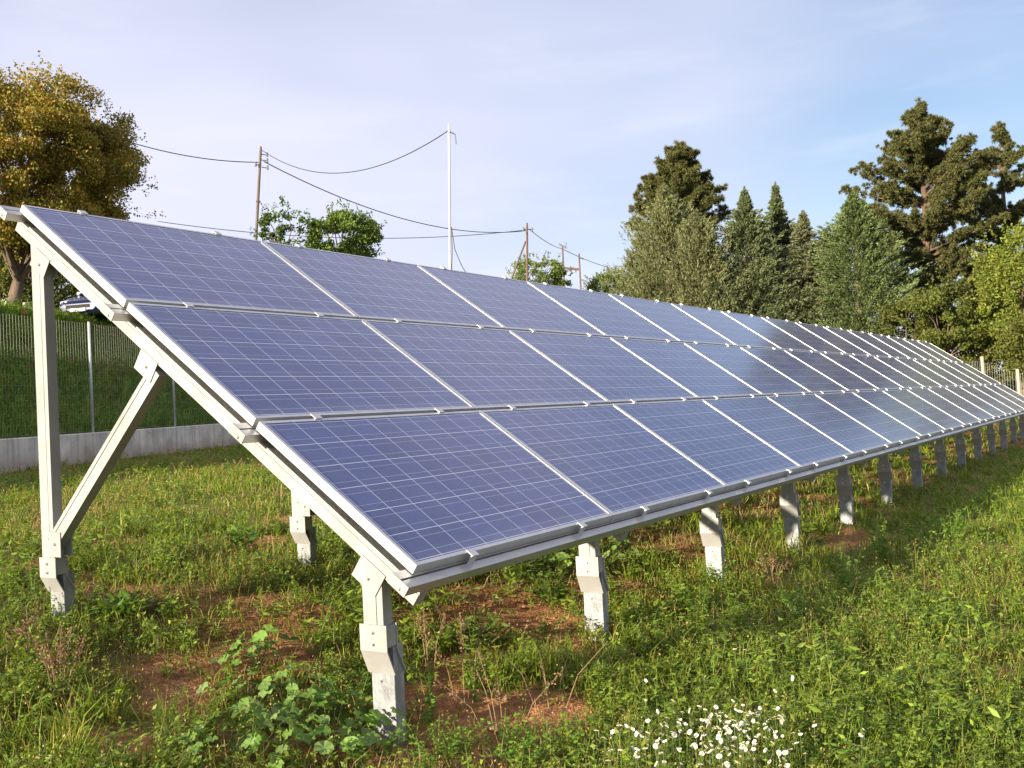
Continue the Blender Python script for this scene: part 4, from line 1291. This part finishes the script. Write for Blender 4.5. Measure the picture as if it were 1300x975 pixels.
# bank behind the fence
n = 85000
s = rng.uniform(-14, 26, n); d = rng.uniform(.15, 12, n) ** 1.0
x = WA[0] + WU[0] * s + WN_[0] * d; y = WA[1] + WU[1] * s + WN_[1] * d
cl_ = VN[1](x * .9, y * .9) * .6 + VN[2](x * 2.7, y * 2.7) * .4
h = (.18 + .55 * cl_) * rng.uniform(.5, 1.2, n)
g = Soup(); colb = pal(n, [(.16, .26, .03), (.21, .30, .036), (.12, .20, .024)], .2); yb = pal(n, [(.24, .24, .07)], .2); m_ = rng.random(n) < .05; colb[m_] = yb[m_]
g.blades(np.stack([x, y, zg(x, y) - .02], 1), h, rng.uniform(.016, .034, n), rng.normal(0, .4, (n, 2)), colb)
n = 9000
s = rng.uniform(-14, 26, n); d = rng.uniform(.2, 11, n)
x = WA[0] + WU[0] * s + WN_[0] * d; y = WA[1] + WU[1] * s + WN_[1] * d
sprigs(g, np.stack([x, y, zg(x, y)], 1), rng.uniform(.2, .7, n), rng.normal(0, .3, (n, 2)), 12, .13, .45, [(.15, .25, .03), (.19, .29, .036), (.11, .185, .024)], [(.08, .12, .02)], stemw=.012)
o = g.build('bank_grass', M_GRASS); tag(o, 'rank green grass and weeds covering the bank behind the wire fence', 'grass', kind='stuff')
# poppies on the bank
M_POPPY = mat('poppy_red', (.42, .035, .02), .6)
pm = MB()
for k in range(5):
    t = k * 2 * math.pi / 5
    pm.add([(0, 0, .0), (.05 * math.cos(t - .7), .05 * math.sin(t - .7), .03), (.075 * math.cos(t), .075 * math.sin(t), .05), (.05 * math.cos(t + .7), .05 * math.sin(t + .7), .03)], [(0, 1, 2, 3)])
pm.tube([(0, 0, -.5), (.01, 0, 0)], .005, 5, 1)
pme = pm.mesh('poppy'); pme.materials.append(M_POPPY); pme.materials.append(mat('green_stem', (.08, .13, .03), .6))
def bank_at(px, py):
    dd_ = RM[2] + (px - 650) / FPX * RM[0] + (py - 487.5) / FPX * RM[1]
    X = CAM + _t[:, None] * dd_
    i = int(np.argmax((X[:, 2] < zg(X[:, 0], X[:, 1]) + .5)))
    return X[i]
for (px, py) in ((31, 398), (86, 397), (119, 419), (127, 418), (149, 426), (153, 426), (143, 422), (160, 430), (185, 452), (166, 440)):
    q = bank_at(px, py)
    if q[0] < 5: continue
    o = link('poppy', pme); o.location = q; o.rotation_euler = (rng.normal(0, .3), rng.normal(0, .3), rng.uniform(0, 6)); o.scale = (1.0,) * 3
    tag(o, 'small red poppy among the grass behind the wire fence', 'flower', 'red poppies on the bank')

# ------------------------------------------------------------------ plants one can single out
def mallow(px, py, label, n=46, R=.30, seed=1):
    r_ = np.random.default_rng(seed)
    q = gp(px, py)
    root = empty('mallow_plant', (q[0], q[1], float(zg_fine(q[0], q[1]))))
    tag(root, label, 'plant', 'round leaved mallow plants')
    g = Soup(); st = Soup()
    for i in range(n):
        az = r_.uniform(0, 6.28); rr = R * r_.random() ** .6
        h = r_.uniform(.06, .20) * (1.1 - .5 * rr / R)
        c = np.array([rr * math.cos(az), rr * math.sin(az), h])
        nrml = nrm(np.array([math.cos(az) * .5, math.sin(az) * .5, 1.0]) + r_.normal(0, .3, 3))
        a = nrm(np.cross(nrml, r_.normal(size=3))); b_ = np.cross(nrml, a)
        rad = r_.uniform(.018, .040)
        m = 20
        t = np.linspace(.18, 2 * math.pi - .18, m)
        lob = rad * (1 + .10 * np.cos(t * 6.5 + 3.0)) * (1 - .04 * (np.arange(m) % 2))
        rim = c + (np.cos(t) * lob)[:, None] * a + (np.sin(t) * lob)[:, None] * b_ + nrml * (.22 * rad + .14 * rad * np.cos(t * 6.5))[:, None]
        v = np.concatenate([[c], rim])
        tri = [(0, k, k + 1) for k in range(1, m)]
        colr = pal(1, [(.155, .26, .05), (.19, .295, .06), (.13, .22, .045), (.21, .31, .085)], .14)
        g.add(v, np.concatenate([colr * 1.15, np.repeat(colr, m, 0)]), t=tri)
        d = nrm(np.array([[-math.sin(az), math.cos(az), 0]])) * .0018
        st.add(np.array([[0, 0, 0] + d[0], [0, 0, 0] - d[0], c - d[0], c + d[0]]), np.repeat(np.array([[.12, .16, .05]]), 4, 0), q=[(0, 1, 2, 3)])
    g.build('leaves', M_GRASS, root); st.build('stems', M_GRASS, root)
mallow(362, 905, 'pale green mallow with round lobed leaves, largest clump at the bottom', 80, .36, 1)
mallow(330, 850, 'round leaved mallow left of the nearest leg in reddish soil', 34, .22, 2)
mallow(420, 950, 'round leaved mallow right of the largest mallow at the bottom edge', 50, .28, 3)
mallow(318, 965, 'round leaved mallow at the bottom edge left of the largest mallow', 46, .26, 4)
mallow(790, 715, 'broad leaved green mallow just right of the second leg', 50, .30, 5)
mallow(720, 735, 'round leaved mallow between the nearest and second front legs', 34, .26, 6)

def leafy(name, px, py, label, n, H, spread, leaves, ll, lw, cols, cat='plant', group=None, lean=.3, fold=.3):
    q = gp(px, py)
    root = empty(name, (q[0], q[1], float(zg_fine(q[0], q[1]))))
    tag(root, label, cat, group)
    g = Soup()
    az = rng.uniform(0, 6.28, n); rr = spread * rng.random(n) ** .7
    base = np.stack([rr * np.cos(az) * .4, rr * np.sin(az) * .4, np.zeros(n)], 1)
    ln = np.stack([np.cos(az), np.sin(az)], 1) * (rr / max(spread, .01))[:, None] * lean + rng.normal(0, .08, (n, 2))
    sprigs(g, base, rng.uniform(.6, 1.05, n) * H, ln, leaves, ll, lw, cols, G_FRESH, fold=fold, stemw=.0035)
    g.build('foliage', M_GRASS, root)
AL = [(.13, .245, .03), (.17, .285, .035), (.105, .20, .03)]
DK = [(.10, .16, .026), (.13, .19, .03), (.08, .125, .022)]
leafy('alfalfa_plant', 445, 925, 'bright green alfalfa left of the foot of the nearest leg', 7, .36, .10, 34, .024, .62, AL, group='small leaved alfalfa plants')
leafy('alfalfa_plant', 545, 930, 'bright green alfalfa right of the foot of the nearest leg', 7, .34, .10, 34, .024, .62, AL, group='small leaved alfalfa plants')
leafy('alfalfa_plant', 610, 905, 'single upright alfalfa stem on the bare soil right of the nearest leg', 3, .34, .05, 34, .024, .62, AL, group='small leaved alfalfa plants')
leafy('alfalfa_plant', 555, 975, 'low spreading alfalfa at the bottom edge in the middle', 16, .20, .24, 30, .026, .62, AL, group='small leaved alfalfa plants', lean=.8)
leafy('alfalfa_plant', 660, 975, 'low alfalfa at the bottom edge left of the daisies', 16, .18, .24, 30, .026, .62, AL, group='small leaved alfalfa plants', lean=.8)
leafy('alfalfa_plant', 470, 975, 'low alfalfa in front of the nearest leg at the bottom edge', 16, .2, .22, 30, .026, .62, AL, group='small leaved alfalfa plants', lean=.8)
leafy('alfalfa_plant', 1075, 760, 'tall bright green weed standing above the grass right of the legs', 9, .40, .16, 40, .034, .5, AL, group='small leaved alfalfa plants')
leafy('alfalfa_plant', 1120, 720, 'leafy bright weed where the sunlit grass meets the shadow of the panels', 9, .42, .18, 40, .034, .5, AL, group='small leaved alfalfa plants')
leafy('alfalfa_plant', 1010, 800, 'bright leafy weed in the grass above the right end of the daisy patch', 10, .30, .16, 40, .032, .5, AL, group='small leaved alfalfa plants')
leafy('alfalfa_plant', 1210, 690, 'clump of tall bright weeds in the sunlit grass near the right edge', 14, .36, .25, 40, .034, .5, AL, group='small leaved alfalfa plants')
leafy('alfalfa_plant', 890, 800, 'tall thin green weed in the grass between the daisies and the third leg', 6, .36, .12, 36, .03, .5, AL, group='small leaved alfalfa plants')
leafy('leafy_weed', 600, 830, 'jagged leaved green weed on the red soil between the two nearest legs', 14, .26, .15, 12, .09, .32, DK, group='long leaved weeds', lean=.6)
leafy('leafy_weed', 705, 770, 'dense dark green weed just left of the second leg', 22, .30, .2, 16, .06, .4, DK, group='long leaved weeds', lean=.5)
leafy('leafy_weed', 660, 740, 'dark leafy weed under the lower edge of the first panel', 20, .28, .2, 14, .085, .3, DK, group='long leaved weeds', lean=.6)
leafy('leafy_weed', 475, 690, 'green weed behind the top of the nearest leg', 12, .24, .14, 10, .08, .4, DK, group='long leaved weeds', lean=.5)
leafy('leafy_weed', 305, 700, 'light green weed left of the middle rear leg', 12, .22, .15, 10, .09, .35, AL, group='long leaved weeds', lean=.5)
leafy('leafy_weed', 250, 560, 'upright green weed against the grey concrete wall', 9, .5, .2, 14, .08, .4, DK, group='long leaved weeds', lean=.3)
leafy('leafy_weed', 150, 790, 'broad leaved green weed right of the foot of the left leg', 10, .16, .14, 8, .10, .35, AL, group='long leaved weeds', lean=.7)
leafy('leafy_weed', 905, 745, 'pale leafy weed at the foot of the third front leg', 10, .2, .12, 12, .05, .45, AL, group='long leaved weeds', lean=.5)
leafy('feathery_weed', 210, 925, 'bright feathery fennel like tuft among mixed weeds, lower left', 14, .20, .10, 60, .016, .2, [(.10, .20, .025), (.13, .24, .03)], group='feathery green tufts', lean=.4)
leafy('feathery_weed', 262, 935, 'second smaller feathery tuft beside the bright feathery tuft, lower left', 8, .14, .07, 50, .016, .2, [(.10, .19, .025), (.12, .22, .03)], group='feathery green tufts', lean=.4)

def dry_stalks(px, py, label, n, H, spread, seed, heads=True):
    r_ = np.random.default_rng(seed)
    q = gp(px, py)
    root = empty('dry_stalk', (q[0], q[1], float(zg_fine(q[0], q[1]))))
    tag(root, label, 'dry plant', 'dry brown plant stalks')
    b = MB()
    for i in range(n):
        g = Soup()
        az = r_.uniform(0, 6.28); d = np.array([math.cos(az), math.sin(az), 0]) * r_.uniform(.1, 1) * spread
        h = H * r_.uniform(.6, 1.1)
        s0 = d * .25; tip = d + np.array([0, 0, h]); mid = (s0 + tip) / 2 - d * .15
        b.tube([s0, mid, tip], [.0022, .0017, .0010], 5)
        if heads:
            m = 46
            t = r_.uniform(.62, 1, m)
            P = s0 * (1 - t)[:, None] ** 2 + 2 * mid * (t * (1 - t))[:, None] + tip * (t ** 2)[:, None] + r_.normal(0, .010, (m, 3))
            a = nrm(r_.normal(size=(m, 3)) + np.array([0, 0, .5])); c = nrm(np.cross(a, r_.normal(size=(m, 3))))
            g.leaves(P, a * .0065, c * .004, pal(m, [(.22, .13, .075), (.27, .17, .10), (.17, .10, .06)], .2))
            g.build('seed_head', M_DRY, root)
    b.build('stems', mat('dry_stem', (.27, .17, .095), .85), root)
dry_stalks(590, 890, 'tall bent dry brown stalks on bare soil right of the nearest leg', 4, .55, .28, 1)
dry_stalks(640, 930, 'thin dry stalks at the bottom between alfalfa and daisies', 5, .36, .3, 2)
dry_stalks(75, 890, 'bundle of dry reddish seed stalks in the lower left corner', 12, .30, .14, 3)
dry_stalks(30, 840, 'dry seed stalks near the left edge in front of the left leg', 6, .22, .12, 4)
dry_stalks(700, 900, 'arching dry straw stalks beside the second leg', 5, .34, .32, 5, False)
dry_stalks(545, 850, 'dry tuft close against the right side of the nearest leg', 4, .34, .1, 6)
dry_stalks(980, 740, 'pale dry seed stalks in the grass right of the third front leg', 10, .26, .2, 7)

# daisies
pet = MB()
for k in range(11):
    t = k * 2 * math.pi / 11
    for (dt, w0) in ((0, 1),):
        c, s_ = math.cos(t), math.sin(t); wx, wy = -s_ * .0032, c * .0032
        pet.add([(c * .003, s_ * .003, 0), (c * .009 + wx, s_ * .009 + wy, .001), (c * .0135, s_ * .0135, -.001), (c * .009 - wx, s_ * .009 - wy, .001)], [(0, 1, 2, 3)])
pet_me = pet.mesh('petals'); pet_me.materials.append(M_PETAL)
dsc = MB()
vs = [(0, 0, .0042)]; fs = []
for k in range(8):
    t = k * math.pi / 4; vs.append((.0038 * math.cos(t), .0038 * math.sin(t), .0025))
for k in range(8): fs.append((0, 1 + k, 1 + (k + 1) % 8))
for k in range(8):
    t = k * math.pi / 4; vs.append((.0046 * math.cos(t), .0046 * math.sin(t), .0002))
for k in range(8): fs.append((1 + k, 9 + k, 9 + (k + 1) % 8, 1 + (k + 1) % 8))
dsc.add(vs, fs); dsc_me = dsc.mesh('flower_centre'); dsc_me.materials.append(M_DISC)
stm = MB(); stm.tube([(.015, .008, -.26), (.006, 0, -.12), (0, 0, 0)], [.0016, .0013, .001], 5); stm_me = stm.mesh('stem'); stm_me.materials.append(mat('daisy_stem', (.13, .19, .05), .6))
spots = []
def addd(cx, cy, sx, sy, n):
    for i in range(n): spots.append((rng.normal(cx, sx), rng.normal(cy, sy)))
addd(945, 918, 30, 13, 62); addd(915, 945, 34, 14, 56); addd(845, 925, 30, 17, 42); addd(960, 948, 34, 14, 32); addd(800, 945, 18, 14, 14); addd(900, 925, 60, 24, 24)
spots += [(933, 824), (946, 825), (820, 864), (831, 862), (894, 860), (984, 877), (986, 884), (994, 884), (1006, 861), (1034, 921), (1093, 933), (1085, 945), (1003, 951), (875, 902), (863, 913), (991, 909)]
for i, (px, py) in enumerate(spots):
    if py > 985: py = 980 - rng.random() * 20
    # the head stands about 0.2 m above the soil
    d_ = RM[2] + (px - 650) / FPX * RM[0] + (py - 487.5) / FPX * RM[1]
    X = CAM + _t[:, None] * d_
    hh = rng.uniform(.13, .25)
    k = int(np.argmax(X[:, 2] < zg(X[:, 0], X[:, 1]) + hh))
    q = X[k]
    o = link('daisy', stm_me); o.location = q; o.rotation_euler = (0, 0, rng.uniform(0, 6.28))
    tilt = (rng.normal(0, .35), rng.normal(0, .35) - .15, 0)
    p_ = link('petals', pet_me, None, o); p_.rotation_euler = tilt
    c_ = link('flower_centre', dsc_me, None, o); c_.rotation_euler = tilt
    sc = rng.uniform(.5, .9); o.scale = (sc, sc, 1)
    tag(o, 'small white daisy with yellow centre in the patch at the bottom right of centre' if i < 230 else 'single white daisy standing apart from the daisy patch', 'flower', 'white daisies in the grass' if i < 230 else 'scattered white daisies')

# stones on the soil
st_m = noise_mat('red_stone', (.20, .10, .055), (.32, .18, .11), 12, .9, 0, .4, 40)
g = MB()
sp_ = []
for (p, R) in SOILP:
    for i in range(int(110 * R)):
        a = rng.uniform(0, 6.28); rr = R * rng.random() ** .5
        sp_.append((p[0] + rr * math.cos(a), p[1] + rr * math.sin(a), rng.uniform(.003, .014) if rng.random() < .95 else rng.uniform(.014, .026)))
for (x_, y_, r_) in sp_:
    bmx = bmesh.new(); bmesh.ops.create_icosphere(bmx, subdivisions=1, radius=r_)
    z_ = float(zg_fine(np.array(x_), np.array(y_)))
    vs = [(v.co.x * rng.uniform(.7, 1.2) + x_, v.co.y * rng.uniform(.7, 1.2) + y_, v.co.z * .7 * rng.uniform(.7, 1.2) + z_ + r_ * .2) for v in bmx.verts]
    bmx.verts.index_update()
    g.add(vs, [tuple(v.index for v in f.verts) for f in bmx.faces]); bmx.free()
o = g.build('soil_clods', st_m); tag(o, 'small reddish clods and stones lying on the bare soil patches', 'stones', kind='stuff')
